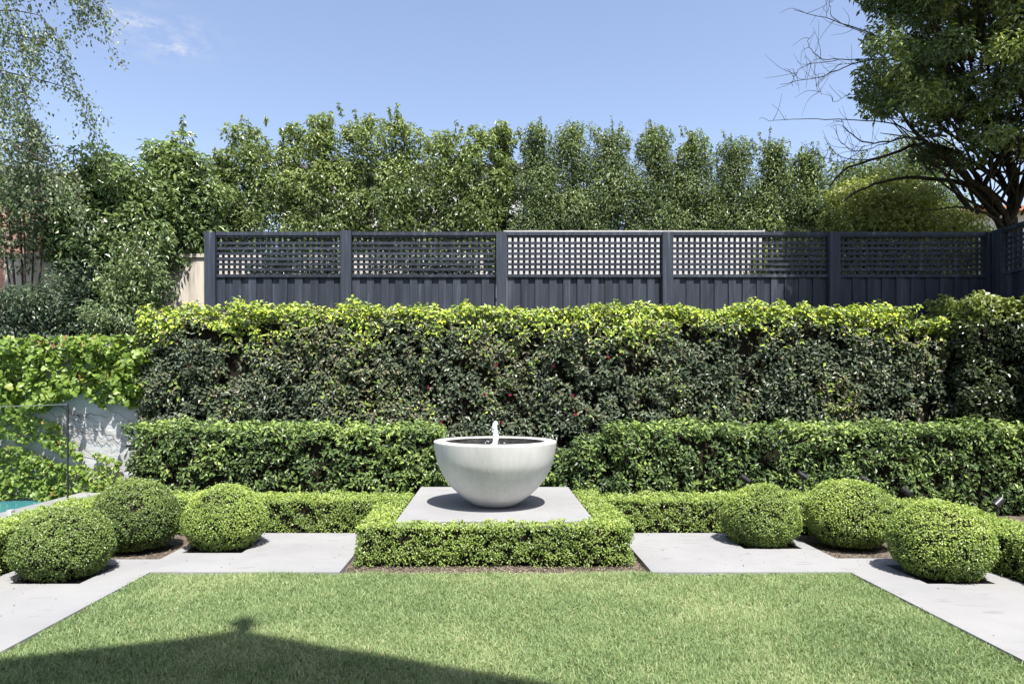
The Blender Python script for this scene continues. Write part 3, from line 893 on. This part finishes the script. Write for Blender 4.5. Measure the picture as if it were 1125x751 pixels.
house('white_house', 'pale two storey house showing through the gap between the clipped trees', -6.2, 1.0, 22, 29, 8.7, 9.2, M['white_render'], M['slate'],
      [(-4.5, 6.4, 1.2, 1.3), (-1.6, 6.4, 1.2, 1.3)], over=.25)
house('tiled_house', 'white house with terracotta roof behind the right tree', 16.3, 25, 22, 30, 7.3, 8.6, M['white_render'], M['terracotta'],
      [(17.6, 6.2, 1.0, 1.1), (21.5, 6.2, 1.2, 1.2)])

# the house behind the camera whose gable throws the shadow on the lawn
SUN = np.array([.153, -.474, 1.0])
gy = -.6
apz = (4.20 - gy) / .474
apx = -1.58 + .153 * apz
hm = thing('gabled_house', 'tall gabled house behind the viewpoint that shades the lower lawn', 'house', (0, -6, 0))
sl, sr = .71, .97
xl, xr = apx - 6.4, apx + 4.6
zl, zr_ = apz - (apx - xl) * sl, apz - (xr - apx) * sr
r = MB(); th = .22
v = []
for y in (gy, -10):
    v += [(xl, y, zl), (apx, y, apz), (xr, y, zr_), (xr, y, zr_ - th), (apx, y, apz - th), (xl, y, zl - th)]
q = []
for i in range(6):
    j = (i + 1) % 6; q.append((i, i + 6, j + 6, j))
q += [(0, 1, 4, 5), (1, 2, 3, 4), (6, 11, 10, 7), (7, 10, 9, 8)]
r.add(v, q=q); adopt(r.build('roof', M['slate']), hm)
wlm = MB()
v = []
for y in (-2.4, -9.6):
    v += [(xl + .4, y, -.06), (xr - .4, y, -.06), (xr - .4, y, zr_ + .05), (apx, y, apz - .35), (xl + .4, y, zl)]
q = [(0, 1, 2, 4), (5, 9, 7, 6)]
wlm.add(v, q=[(0, 1, 6, 5), (1, 2, 7, 6), (2, 3, 8, 7), (3, 4, 9, 8), (4, 0, 5, 9), (0, 1, 2, 4), (6, 5, 9, 7)], t=[(2, 3, 4), (9, 8, 7)])
adopt(wlm.build('wall', M['house_paint']), hm)
for wx in (-3.2, 0, 2.6):
    f = MB(); f.box(wx - .7, wx + .7, -2.46, -2.404, .9 if wx else .02, 2.4); fo_ = adopt(f.build('window', M['white_render']), hm)
    gl = MB(); gl.box(wx - .62, wx + .62, -2.475, -2.463, .98 if wx else .1, 2.32); go = adopt(gl.build('pane', M['window']), hm); go.parent = fo_
fi = MB()
fi.lathe([(.055, -.15), (.055, .12), (.085, .14), (.085, .22), (.05, .28), (.03, .36), (.001, .44)], 12, (apx, gy + .04, apz))
adopt(fi.build('finial', M['slate']), hm)

# ================================================================== GLASS POOL FENCE
gf = thing('glass_pool_fence', 'frameless glass pool fence with thin black end post on the coping', 'fence', (-5.06, 7.98, .10))
gg = MB(); gg.box(-5.066, -5.054, 4.4, 7.955, .13, 1.322); adopt(gg.build('glass_panel', M['glass']), gf)
ge = MB(); ge.box(-5.068, -5.052, 4.4, 7.955, 1.323, 1.331); adopt(ge.build('top_edge', M['glass_edge']), gf)
gp = MB(); gp.box(-5.068, -5.052, 7.962, 7.978, .10, 1.335); adopt(gp.build('post', M['black_metal']), gf)
for y in (4.9, 7.0):
    sp = MB(); sp.box(-5.085, -5.035, y, y + .06, .10, .24); adopt(sp.build('spigot', M['steel']), gf)

# ================================================================== IVY
def ivy_points(mask, n, y=9.26):
    px = rng.uniform(-240, 172, n); py = rng.uniform(362, 560, n)
    k = mask(px, py)
    return px[k], py[k]


def nz(px, py, f, s):
    return vnoise(np.stack([px, py, np.zeros_like(px)], 1), f, s)


IY = 9.20


def ivy(label, mask, n, size, tintf, thick, strands):
    root = thing('ivy', label, 'ivy', tuple(at(60, 545, 9.22)))
    px, py = ivy_points(mask, n)
    k = len(px)
    lump = nz(px, py, .085, 55) * .65 + nz(px, py, .2, 56) * .35
    inner = rng.random(k) < .62
    keepo = inner | (lump + rng.normal(0, .06, k) > .50)
    px, py, lump, inner = px[keepo], py[keepo], lump[keepo], inner[keepo]; k = len(px)
    Y = IY - np.where(inner, .03 * rng.random(k), thick * (.35 + .65 * rng.random(k)) * np.clip(lump * 1.7 - .3, .2, 1))
    P = np.stack([(px - CX) / F * IY, Y, EYE - (py - CY) / F * IY], 1)
    nn = np.array([.05, -.6, .6]) + rand_unit(k) * .7
    tt = np.array([0, -.25, -.9]) + rand_unit(k) * .6
    fb = MB(); add_lobed(fb, P, nn, tt, size * rng.uniform(.6, 1.25, k), tintf(px, py, k))
    adopt(fb.build('foliage', M['ivy']), root)
    vb = MB()
    for st in strands:
        pts = [np.array([*( (x - CX) / F * 9.235,)] + [9.235, EYE - (y - CY) / F * 9.235]) for x, y in st]
        limb(vb, pts, .0042, .002, 5, .012)
    adopt(vb.build('stems', M['vine']), root)
    return root


def upper_mask(px, py):
    low = 437 + 10 * np.sin(px * .06) + 22 * (nz(px, py * 0, .06, 51) - .5) + np.clip((60 - px) / 60, 0, 1) * 4 + np.exp(-((px - 68) / 20) ** 2) * 18
    return (py > 366 + 4 * nz(px, py * 0, .1, 52)) & (py < low)


def mid_mask(px, py):
    top = 440 + (px - 0) * .42 + 10 * (nz(px, py, .07, 53) - .5)
    return (px < 68) & (py > top) & (py < 476 + px * .12 + 8 * nz(px, py * 0, .1, 57)) & (nz(px, py, .09, 58) > .12)


def low_mask(px, py):
    top = 490 + np.clip(px, -300, 200) * .27 - 6 * nz(px, py * 0, .09, 54)
    bot = 549 - 5 * nz(px, py * 0, .2, 59)
    return (py > top) & (py < bot) & (px < 134)


def band_mask(px, py):
    c_ = 482 + (px - 55) * .42
    return (px > 52) & (px < 135) & (np.abs(py - c_) < 9) & (nz(px, py, .12, 60) > .42)


def ut(px, py, k):
    return np.clip(.55 + rng.normal(0, .16, k) + np.where((py < 379) & (rng.random(k) < .22), .33, 0), 0, 1)


def lt(px, py, k):
    return np.clip(.58 + rng.normal(0, .17, k) + np.where(rng.random(k) < .02, .4, 0), 0, 1)


s1 = []
for q_ in range(34):
    a_ = rng.uniform(-60, 120); b_ = rng.uniform(425, 470) + max(0, a_ - 60) * .15
    ln_ = rng.uniform(30, 75); sl_ = rng.uniform(.15, .75)
    pts_ = [(a_ + ln_ * f_, min(b_ + ln_ * sl_ * f_ + rng.normal(0, 1.5), 540)) for f_ in (0, .35, .7, 1)]
    if pts_[-1][0] < 158: s1.append(pts_)
ivy('broad leaved ivy hanging along the top of the white pool wall', upper_mask, 19000, .074, ut, .34, s1)
ivy('dense ivy strip low on the pool wall hanging to the water, below the bare diagonal', lambda a, b: low_mask(a, b), 26000, .050, lt, .14,
    [[(0, 500), (50, 515), (110, 535)]])
ivy('sparse ivy patch on the bare middle of the pool wall beside the black post', lambda a, b: mid_mask(a, b) | band_mask(a, b), 20000, .052, lt, .12,
    [[(50, 480), (90, 497), (130, 515)], [(0, 455), (40, 480), (66, 500)]])

# ================================================================== SPOTLIGHTS
def make_spot(label, p, aim, zbase):
    root = thing('garden_spotlight', label, 'spotlight', (p[0], p[1], zbase), 'black spotlights behind the right box hedge')
    st = MB(); hz = p[2] - zbase
    st.tube([(0, 0, -.05), (0, 0, hz - .045)], [.011, .011], 10); adopt_local(st.build('stake', M['black_metal'], root))
    kn = MB(); kn.tube([(-.018, 0, hz - .035), (.018, 0, hz - .035)], [.017, .017], 12); kn.build('knuckle', M['black_metal'], root, smooth=False)
    a = nrm(np.array(aim, float)[None])[0]
    hd = MB(); c0 = np.array([0, 0, hz])
    hd.tube([c0 - a * .055, c0 - a * .05, c0 + a * .055, c0 + a * .064, c0 + a * .066], [.022, .030, .031, .033, .029], 18); hd.build('lamp_head', M['black_metal'], root)
    return root


def adopt_local(o): return o


make_spot('black garden spotlight peeking over the ball shrub nearest the fountain', at(819, 526, 7.7), (-.8, .1, .55), 0)
make_spot('black garden spotlight on a thin stake in the gap between two right ball shrubs', at(882, 522, 7.7), (-.75, .2, .5), 0)
make_spot('black garden spotlight head just showing over the middle right ball shrub', at(951, 527, 7.7), (-.8, .2, .45), 0)
make_spot('black garden spotlight turned towards the hedge between the two biggest ball shrubs', at(997, 540, 7.5), (-.15, .9, .35), 0)
make_spot('black garden spotlight at far right tilted up towards the side hedge', at(1096, 552, 6.7), (.75, .25, .5), 0)

# ================================================================== TREES BEHIND THE FENCE
def row_tree(name, label, px, top, hw, Y, mat, leafsz, conical, seed, n_clump=30, per=230, zb=3.5, light=.45, group='clipped trees in a row behind the fence'):
    x = (px - CX) / F * Y; zt = EYE + (CY - top) / F * Y; w = hw * (1.28 if conical else 1.15) / F * Y
    root = thing(name, label, 'tree', (x, Y, 0), group)
    tb = MB(); fb = MB()
    lean = rng.normal(0, .05)
    trunk = limb(tb, [(x, Y, -.06), (x + lean * .4, Y, 1.8), (x + lean, Y + .03, zb), (x + lean, Y, (zb + zt) / 2), (x, Y, zt - .15)], .068, .010, 7, .008)
    cs = []; rs = []; ts = []
    for i in range(n_clump):
        f = ((i + rng.random()) / n_clump) ** (1.0 if conical else .78)
        z = zb + (zt - zb - .12) * f
        if conical: pr = w * (1.25 - .80 * max(0, f - .25) / .75)
        else: pr = w * (.95 if f < .85 else .7)
        a = rng.uniform(0, 6.28); rr = pr * (.35 + .5 * rng.random())
        c_ = np.array([x + rr * math.cos(a), Y + rr * math.sin(a) * .9, z])
        r_ = rng.uniform(.17, .30) * (w / .36) * (1 - .45 * max(0, f - .6) / .4)
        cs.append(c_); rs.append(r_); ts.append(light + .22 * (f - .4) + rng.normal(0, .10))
        if i % 2 == 0:
            zz = z - .25; base = np.array([x + lean * .8, Y, max(zz, 1.0)])
            limb(tb, [base, (base + c_) / 2 + np.array([0, 0, .02]), c_], .014, .004, 5)
    # leading shoots
    for _ in range(4):
        cs.append(np.array([x + rng.normal(0, w * .3), Y + rng.normal(0, .1), zt - rng.uniform(.03, .25)])); rs.append(rng.uniform(.08, .13)); ts.append(light + .22)
    clump_leaves(fb, cs, rs, per, leafsz, ts, flat=1.0 if conical else .85)
    k = 12
    st = np.array([[x + rng.normal(0, w * .55), Y + rng.normal(0, w * .4), zt - rng.uniform(.1, .55)] for _ in range(k)])
    dr = nrm(np.array([[rng.normal(0, .35), rng.normal(0, .3), 1] for _ in range(k)]))
    shoots(fb, tb, st, dr, .22, leafsz, 26, light + .25)
    adopt(tb.build('trunk', M['bark']), root); adopt(fb.build('crown', mat), root)
    return root


RT = [
    ('pittosporum_tree', 'short yellowish tree at the left end post of the lattice fence', 246, 168, 22, 12.1, 'row', 0),
    ('pittosporum_tree', 'leafy pale green tree above the left half of the first lattice panel', 274, 140, 26, 12.3, 'row', 0),
    ('pittosporum_tree', 'loose tree with sky gap at its foot, above the first lattice panel', 324, 137, 24, 12.5, 'row', 0),
    ('pittosporum_tree', 'slim tree with thick dark trunk just left of the second fence post', 357, 127, 20, 12.2, 'row', 0),
    ('pittosporum_tree', 'tallest leafy tree just right of the second fence post', 402, 127, 26, 12.4, 'row', 0),
    ('pittosporum_tree', 'bushy tree above the middle of the second lattice panel', 444, 130, 25, 12.2, 'row', 0),
    ('pittosporum_tree', 'lower tree above the right half of the second lattice panel', 487, 143, 24, 12.5, 'row', 0),
    ('pittosporum_tree', 'rounded tree left of the third fence post and the pale house gap', 524, 139, 22, 12.3, 'row', 0),
    ('pittosporum_tree', 'thin leaning tree right above the third fence post', 551, 137, 14, 12.6, 'row', 0),
    ('clipped_conifer', 'dark dense clipped tree just right of the pale house gap', 590, 139, 18, 12.3, 'row2', 1),
    ('clipped_conifer', 'broad clipped tree above the left middle of the third lattice panel', 628, 136, 24, 12.4, 'row2', 1),
    ('clipped_conifer', 'flat topped clipped tree above the right middle of the third lattice panel', 672, 142, 23, 12.3, 'row2', 1),
    ('clipped_conifer', 'clipped tree directly behind the fourth fence post, left side', 719, 139, 22, 12.4, 'row2', 1),
    ('clipped_conifer', 'narrow clipped tree above the left part of the fourth lattice panel', 761, 146, 20, 12.3, 'row2', 1),
    ('clipped_conifer', 'double tipped clipped tree above the middle of the fourth lattice panel', 805, 154, 21, 12.4, 'row2', 1),
    ('clipped_conifer', 'pointed clipped tree above the right part of the fourth lattice panel', 847, 154, 20, 12.3, 'row2', 1),
    ('clipped_conifer', 'lowest clipped tree beside the fifth fence post among bare twigs', 889, 163, 21, 12.4, 'row2', 1),
]
for i, (nm, lb, px, top, hw, Y, mt, con) in enumerate(RT):
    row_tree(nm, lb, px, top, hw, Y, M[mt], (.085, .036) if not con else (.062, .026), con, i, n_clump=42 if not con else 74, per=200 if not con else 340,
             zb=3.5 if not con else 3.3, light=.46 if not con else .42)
row_tree('evergreen_tree', 'dark green tree rising behind the bare branches of the right tree', 1000, 158, 46, 13.6, M['row2'], (.08, .034), 1, 40, 110, 300, 3.2, .36, group='trees beyond the right end of the fence')
row_tree('evergreen_tree', 'mid green tree above the fifth fence post behind bare twigs', 936, 180, 30, 13.4, M['row2'], (.08, .034), 1, 41, 80, 280, 3.2, .42, group='trees beyond the right end of the fence')


def bush(name, label, x, y, rx, ry, z0, z1, mat, leafsz, n_clump, per, cr, light, bark='bark', shoot=0, shoot_len=.4, cat='shrub', group=None):
    root = thing(name, label, cat, (x, y, 0), group)
    tb = MB(); fb = MB(); cs = []; rs = []; ts = []
    zc = (z0 + z1) / 2; rz = (z1 - z0) / 2
    for i in range(n_clump):
        d = rand_unit(1)[0]; f = rng.uniform(.45, .95)
        c_ = np.array([x, y, zc]) + d * f * np.array([rx, ry, rz])
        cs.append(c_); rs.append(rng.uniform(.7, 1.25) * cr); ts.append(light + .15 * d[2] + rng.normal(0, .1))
        if i % 7 == 0:
            b = np.array([x + rng.normal(0, .1), y + rng.normal(0, .1), -.06])
            limb(tb, [b, np.array([x * .6 + c_[0] * .4, y * .6 + c_[1] * .4, max(.4, z0 * .7)]), c_], .035, .006, 6)
    clump_leaves(fb, cs, rs, per, leafsz, ts)
    if shoot:
        idx = rng.integers(0, n_clump, shoot)
        st = np.array([cs[i] for i in idx]); dr = nrm(np.array([[rng.normal(0, .5), rng.normal(-.2, .4), 1] for _ in range(shoot)]))
        shoots(fb, tb, st, dr, shoot_len, leafsz, 34, light + .15)
    adopt(tb.build('branches' if cat == 'shrub' else 'trunk', M[bark]), root); adopt(fb.build('foliage' if cat == 'shrub' else 'crown', mat), root)
    return root


# left group, standing behind the pool wall
bush('broadleaf_tree', 'wide pale leafed tree above the beige wall left of the fence', (192 - CX) / F * 11.4, 11.45, .78, .30, 3.50, 5.95, M['lefttree'], (.115, .048), 88, 150, .25, .50, cat='tree', shoot=22, shoot_len=.35)
bush('broadleaf_tree', 'large dense green tree between the weeping tree and the beige wall', (118 - CX) / F * 10.7, 10.7, .95, .42, 2.5, 5.75, M['lefttree'], (.115, .048), 96, 160, .28, .44, cat='tree', shoot=26, shoot_len=.35)
bush('broadleaf_tree', 'grey green tree at the left edge in front of the brick house', (30 - CX) / F * 10.6, 10.6, .80, .5, 3.3, 5.5, M['birch'], (.085, .04), 40, 110, .26, .45, cat='tree')
bush('camellia_shrub', 'upright shrub with long shoots in front of the beige wall', (146 - CX) / F * 10.1, 10.05, .52, .40, 2.0, 3.75, M['shrub'], (.085, .034), 34, 110, .20, .50, shoot=46, shoot_len=.6)
bush('dark_shrub', 'dark rounded shrub behind the pool wall at the left edge', (38 - CX) / F * 9.95, 9.95, .85, .4, 1.7, 3.15, M['darkshrub'], (.075, .034), 52, 170, .24, .42)
bush('dark_shrub', 'low grey green shrub between the ivy wall and the tall hedge end', (128 - CX) / F * 9.85, 9.85, .55, .3, 1.7, 2.85, M['shrub'], (.055, .024), 34, 190, .20, .40)
bush('dark_shrub', 'dark shrub low behind the ivy, under the large dense green tree', (85 - CX) / F * 10.3, 10.35, .7, .4, 1.6, 3.5, M['darkshrub'], (.08, .034), 44, 150, .24, .36)

# shrubs beyond the right end of the fence
bush('yellow_shrub', 'yellow green shrub above the fifth lattice panel under the right tree', (972 - CX) / F * 11.6, 11.6, 1.15, .6, 2.5, 5.35, M['yellow'], (.085, .036), 130, 170, .30, .46)
bush('yellow_shrub', 'bright leafy shrub right of the yellow green shrub, below arching branches', (1032 - CX) / F * 11.9, 11.9, .80, .55, 2.4, 4.95, M['yellow'], (.085, .036), 90, 170, .28, .42)
bush('yellow_shrub', 'low pale green creeper bush behind the right part of the fourth lattice panel', (875 - CX) / F * 10.45, 10.45, .80, .18, 2.2, 3.98, M['yellow'], (.06, .028), 80, 190, .20, .50)
bush('dark_shrub', 'dark shrub behind the left lattice panels against the beige wall', (330 - CX) / F * 10.5, 10.5, 1.1, .2, 2.2, 3.75, M['darkshrub'], (.075, .034), 90, 150, .20, .40)
bush('dark_shrub', 'dark leafy shrub behind the second lattice panel', (470 - CX) / F * 10.5, 10.5, 1.0, .2, 2.2, 3.80, M['darkshrub'], (.075, .034), 84, 150, .20, .42)
bush('camellia_shrub', 'small shaded shrub between the tall hedge and the dark fence corner', (1040 - CX) / F * 9.5, 9.72, .35, .12, 1.6, 2.75, M['tall_shade'], (.06, .03), 16, 120, .16, .45)

# ================================================================== WEEPING BIRCH, LEFT
bt = thing('weeping_birch', 'weeping birch with hanging leafy strands at the top left corner', 'tree', (-8.35, 9.9, 0))
tb = MB(); fb = MB()
limb(tb, [(-8.35, 9.9, -.06), (-8.3, 9.9, 2.5), (-8.15, 9.85, 5.0), (-8.1, 9.8, 7.2), (-8.1, 9.8, 9.0)], .13, .03, 9, .01)
for i in range(23):
    z0 = rng.uniform(4.6, 8.4)
    reach = rng.uniform(.5, 2.15)
    yy = 9.8 + rng.uniform(-.7, .5)
    x_end = -8.1 + reach
    peak = z0 + rng.uniform(.0, 1.3)
    path = limb(tb, [(-8.12, 9.8, z0), (-8.1 + reach * .4, (9.8 + yy) / 2, peak), (x_end - .15, yy, peak - rng.uniform(-.3, .4)), (x_end, yy, peak - rng.uniform(.3, .9))], .013, .003, 5, .02)
    for s_ in range(rng.integers(8, 13)):
        p0 = path[rng.integers(len(path) // 3, len(path))]
        l = rng.uniform(.25, .95)
        dx, dy = rng.normal(.10, .28), rng.normal(0, .2)
        pts = np.array([p0 + np.array([dx * f + .03 * math.sin(f * 7 + i), dy * f, -l * f]) for f in np.linspace(0, 1, 7)])
        if pts[-1][2] < 3.6: pts[:, 2] += 3.6 - pts[-1][2] if pts[0][2] < 3.6 else 0
        tb.tube(pts, np.linspace(.004, .0015, 7), 4)
        k = int(l * 85); f = rng.random(k)
        P = p0 + np.stack([dx * f + .03 * np.sin(f * 7 + i), dy * f, -l * f], 1) + rng.normal(0, .07, (k, 3))
        add_leaves(fb, P, rand_unit(k) + np.array([0, -.3, .4]), rand_unit(k) * .6 + np.array([0, 0, -1]), .055 * rng.uniform(.6, 1.2, k), .036, np.clip(.45 + rng.normal(0, .25, k), 0, 1))
adopt(tb.build('trunk', M['bark']), bt); adopt(fb.build('crown', M['birch']), bt)

# ================================================================== BIG TREE, RIGHT
rt = thing('spreading_tree', 'big dark leafed spreading tree with bare arching branches at the top right', 'tree', (8.25, 10.6, 0))
tb = MB(); fb = MB()


def pth(l, Y0, Y1):
    ys_ = np.linspace(Y0, Y1, len(l))
    return [at(x, y, Y) for (x, y), Y in zip(l, ys_)]


limb(tb, [(8.25, 10.6, -.06), (8.25, 10.6, 1.8), (8.2, 10.55, 3.4), at(1108, 240, 10.5)], .21, .12, 10, .01)
limb(tb, pth([(1108, 250), (1112, 200), (1100, 160), (1086, 135), (1060, 90), (1040, 50)], 10.5, 9.4), .062, .02, 8, .01)
limb(tb, pth([(1106, 250), (1128, 190), (1135, 120), (1140, 50)], 10.5, 9.2), .075, .025, 8, .01)
limb(tb, pth([(1108, 245), (1090, 215), (1062, 195), (1036, 172), (1000, 140), (985, 110)], 10.4, 9.2), .05, .015, 8, .01)
limb(tb, pth([(1104, 256), (1076, 215), (1052, 200), (996, 195), (953, 205), (925, 222)], 10.4, 9.8), .048, .010, 7, .008)
limb(tb, pth([(1104, 252), (1089, 237), (1060, 228), (1012, 231)], 10.4, 9.9), .03, .008, 6, .006)
limb(tb, pth([(1112, 215), (1090, 180), (1085, 150), (1070, 120)], 10.5, 9.6), .05, .015, 7, .008)
limb(tb, pth([(1100, 235), (1060, 190), (1030, 165), (1010, 158), (974, 171), (932, 184), (912, 204)], 10.4, 9.6), .040, .010, 7, .008)
BARE = [([(1040, 150), (996, 152), (953, 157), (932, 144), (924, 131)], .025), ([(1020, 155), (980, 136), (930, 132), (878, 131), (845, 133)], .016),
        ([(1030, 60), (990, 51), (953, 35), (916, 23), (872, 11)], .022), ([(1010, 62), (945, 69), (905, 83), (857, 93)], .018), ([(985, 66), (942, 65), (902, 64), (888, 48), (895, 36)], .012),
        ([(990, 150), (950, 165), (928, 160), (915, 140)], .012), ([(975, 171), (945, 176), (920, 170), (905, 150)], .012), ([(960, 40), (918, 22), (912, 5), (917, -8)], .010),
        ([(925, 70), (905, 84), (897, 95), (902, 104)], .008), ([(990, 140), (945, 105), (915, 112)], .008), ([(950, 160), (925, 178), (900, 170), (880, 156)], .010), ([(920, 66), (885, 72), (872, 85), (871, 95)], .008)]
for l, r_ in BARE:
    Y0 = 9.2 + rng.uniform(-.2, .3)
    path = limb(tb, pth(l, Y0, Y0 + rng.uniform(-.3, .3)), r_ * .62, .0025, 6, .008)
    for _ in range(9):
        i0 = rng.integers(len(path) // 4, len(path)); p0 = path[i0]
        d = np.array([rng.normal(-.5, .5), rng.normal(0, .4), rng.normal(.2, .6)]); d /= np.linalg.norm(d); l_ = rng.uniform(.12, .5)
        limb(tb, [p0, p0 + d * l_ * .5 + rng.normal(0, .03, 3), p0 + d * l_ + np.array([0, 0, rng.normal(0, .08)])], .0036, .0014, 4)
for _ in range(46):      # fine stems under the crown
    a = at(rng.uniform(1060, 1125), rng.uniform(180, 240), 10.3); b = at(rng.uniform(960, 1150), rng.uniform(100, 170), rng.uniform(8.6, 10))
    limb(tb, [a, (a + b) / 2 + rng.normal(0, .15, 3), b], rng.uniform(.010, .03), .004, 5)
cs = []; rs = []; ts = []
tries = 0
while len(cs) < 560 and tries < 6000:
    tries += 1
    px, py = rng.uniform(945, 1330), rng.uniform(-330, 195); Y = rng.uniform(7.4, 10.3)
    # outline of the crown in the view, thinner low and on the left
    left = 942 + 16 * math.sin(py * .06) + max(0, py - 125) * 1.1 + max(0, -py - 40) * .35
    low = 152 + 14 * math.sin(px * .05) + (26 if px > 1010 else 0)
    if px < left + 14 or py > low - 8: continue
    c_ = at(px, py, Y)
    if Y < 9.55 - .474 * (c_[2] - 2.7): continue
    if ((c_[0] - 7.9) / 3.4) ** 2 + ((c_[2] - 6.6) / 2.55) ** 2 + ((Y - 8.9) / 2.0) ** 2 > 1: continue
    cs.append(c_); rs.append(rng.uniform(.13, .32)); ts.append(.50 + rng.normal(0, .15) + .04 * (c_[2] - 6))
ts = [t_ + (.42 if rng.random() < .13 else 0) for t_ in ts]
clump_leaves(fb, cs, rs, 230, (.082, .036), ts, flat=.75, up=.45, shell=.35)
for c_ in cs[::4]:
    limb(tb, [at(1095, 190, 10.2) * .5 + c_ * .5 + rng.normal(0, .15, 3), c_ * .75 + at(1095, 190, 10.2) * .25, c_], .02, .005, 5)
adopt(tb.build('trunk', M['barkdark']), rt); adopt(fb.build('crown', M['bigtree']), rt)

# ================================================================== LIGHT, SKY, CAMERA
el = math.atan2(1, math.hypot(SUN[0], SUN[1])); az = math.atan2(SUN[0], SUN[1])
ld = bpy.data.lights.new('sun', 'SUN'); ld.energy = 4.9; ld.angle = math.radians(.5); ld.color = (1, .965, .90)
lo = bpy.data.objects.new('sun', ld); COL.objects.link(lo)
lo.rotation_euler = Vector(SUN).to_track_quat('Z', 'Y').to_euler(); lo.location = (3, -8, 20)

W = bpy.data.worlds.new('World'); SC.world = W; W.use_nodes = True
nt = W.node_tree
for n_ in list(nt.nodes): nt.nodes.remove(n_)
out = nt.nodes.new('ShaderNodeOutputWorld'); bg = nt.nodes.new('ShaderNodeBackground'); bg.inputs[1].default_value = .125
sky = nt.nodes.new('ShaderNodeTexSky'); sky.sky_type = 'NISHITA'; sky.sun_disc = False
sky.sun_elevation = el; sky.sun_rotation = az; sky.altitude = 50; sky.air_density = 1.0; sky.dust_density = 1.1; sky.ozone_density = 2.0
# two thin wisps of cloud high on the left
tc = N(nt, 'ShaderNodeTexCoord')
acc = None
for (cx_, cy_, sx, sz_) in ((151, 25, .020, .006), (190, 52, .018, .007), (172, 37, .055, .020)):
    d = np.array([(cx_ - CX) / F, 1, (CY - cy_) / F]); d = d / np.linalg.norm(d)
    mp = N(nt, 'ShaderNodeMapping'); mp.vector_type = 'POINT'
    mp.inputs['Location'].default_value = (-d[0] / sx, -d[1] / sx, -d[2] / sz_); mp.inputs['Scale'].default_value = (1 / sx, 1 / sx, 1 / sz_)
    nt.links.new(tc.outputs['Generated'], mp.inputs[0])
    ln = N(nt, 'ShaderNodeVectorMath', operation='LENGTH'); nt.links.new(mp.outputs[0], ln.inputs[0])
    mr = N(nt, 'ShaderNodeMapRange'); mr.inputs[1].default_value = 0; mr.inputs[2].default_value = 2.2; mr.inputs[3].default_value = 1.0 if sx < .04 else .35; mr.inputs[4].default_value = 0
    mr.interpolation_type = 'SMOOTHSTEP'
    nt.links.new(ln.outputs['Value'], mr.inputs[0])
    if acc is None: acc = mr.outputs[0]
    else:
        ad = N(nt, 'ShaderNodeMath', operation='MAXIMUM'); nt.links.new(acc, ad.inputs[0]); nt.links.new(mr.outputs[0], ad.inputs[1]); acc = ad.outputs[0]
ns = N(nt, 'ShaderNodeTexNoise'); ns.inputs['Scale'].default_value = 1; ns.inputs['Detail'].default_value = 7; ns.inputs['Roughness'].default_value = .62
mpn = N(nt, 'ShaderNodeMapping'); mpn.inputs['Scale'].default_value = (38, 38, 95); mpn.inputs['Rotation'].default_value = (0, .35, 0)
nt.links.new(tc.outputs['Generated'], mpn.inputs[0]); nt.links.new(mpn.outputs[0], ns.inputs['Vector'])
nr = ramp(nt, [(.42, (0, 0, 0)), (.72, (1, 1, 1))]); nt.links.new(ns.outputs[0], nr.inputs[0])
mm = N(nt, 'ShaderNodeMath', operation='MULTIPLY'); nt.links.new(acc, mm.inputs[0]); nt.links.new(nr.outputs[0], mm.inputs[1])
cm = N(nt, 'ShaderNodeMix', data_type='RGBA'); nt.links.new(mm.outputs[0], cm.inputs[0]); tn = N(nt, 'ShaderNodeMix', data_type='RGBA', blend_type='MULTIPLY'); tn.inputs[0].default_value = 1; tn.inputs[7].default_value = (1.16, 1.0, .93, 1); nt.links.new(sky.outputs[0], tn.inputs[6]); nt.links.new(tn.outputs[2], cm.inputs[6]); cm.inputs[7].default_value = (3.3, 3.35, 3.45, 1)
nt.links.new(cm.outputs[2], bg.inputs[0])
nt.links.new(bg.outputs[0], out.inputs[0])

cd = bpy.data.cameras.new('camera'); cam = bpy.data.objects.new('camera', cd); COL.objects.link(cam)
cam.location = (0, 0, EYE); cam.rotation_euler = (math.radians(90), 0, 0)
cd.sensor_width = 36; cd.lens = F / 1125 * 36
cd.shift_x = (562.5 - CX) / 1125; cd.shift_y = (CY - 375.5) / 1125
cd.clip_end = 2000; cd.clip_start = .05
SC.camera = cam
SC.view_settings.view_transform = 'Standard'; SC.view_settings.look = 'None'; SC.view_settings.exposure = 1.15; SC.view_settings.gamma = 1; SC.view_settings.use_curve_mapping = False
SC.cycles.max_bounces = 8; SC.cycles.transparent_max_bounces = 12
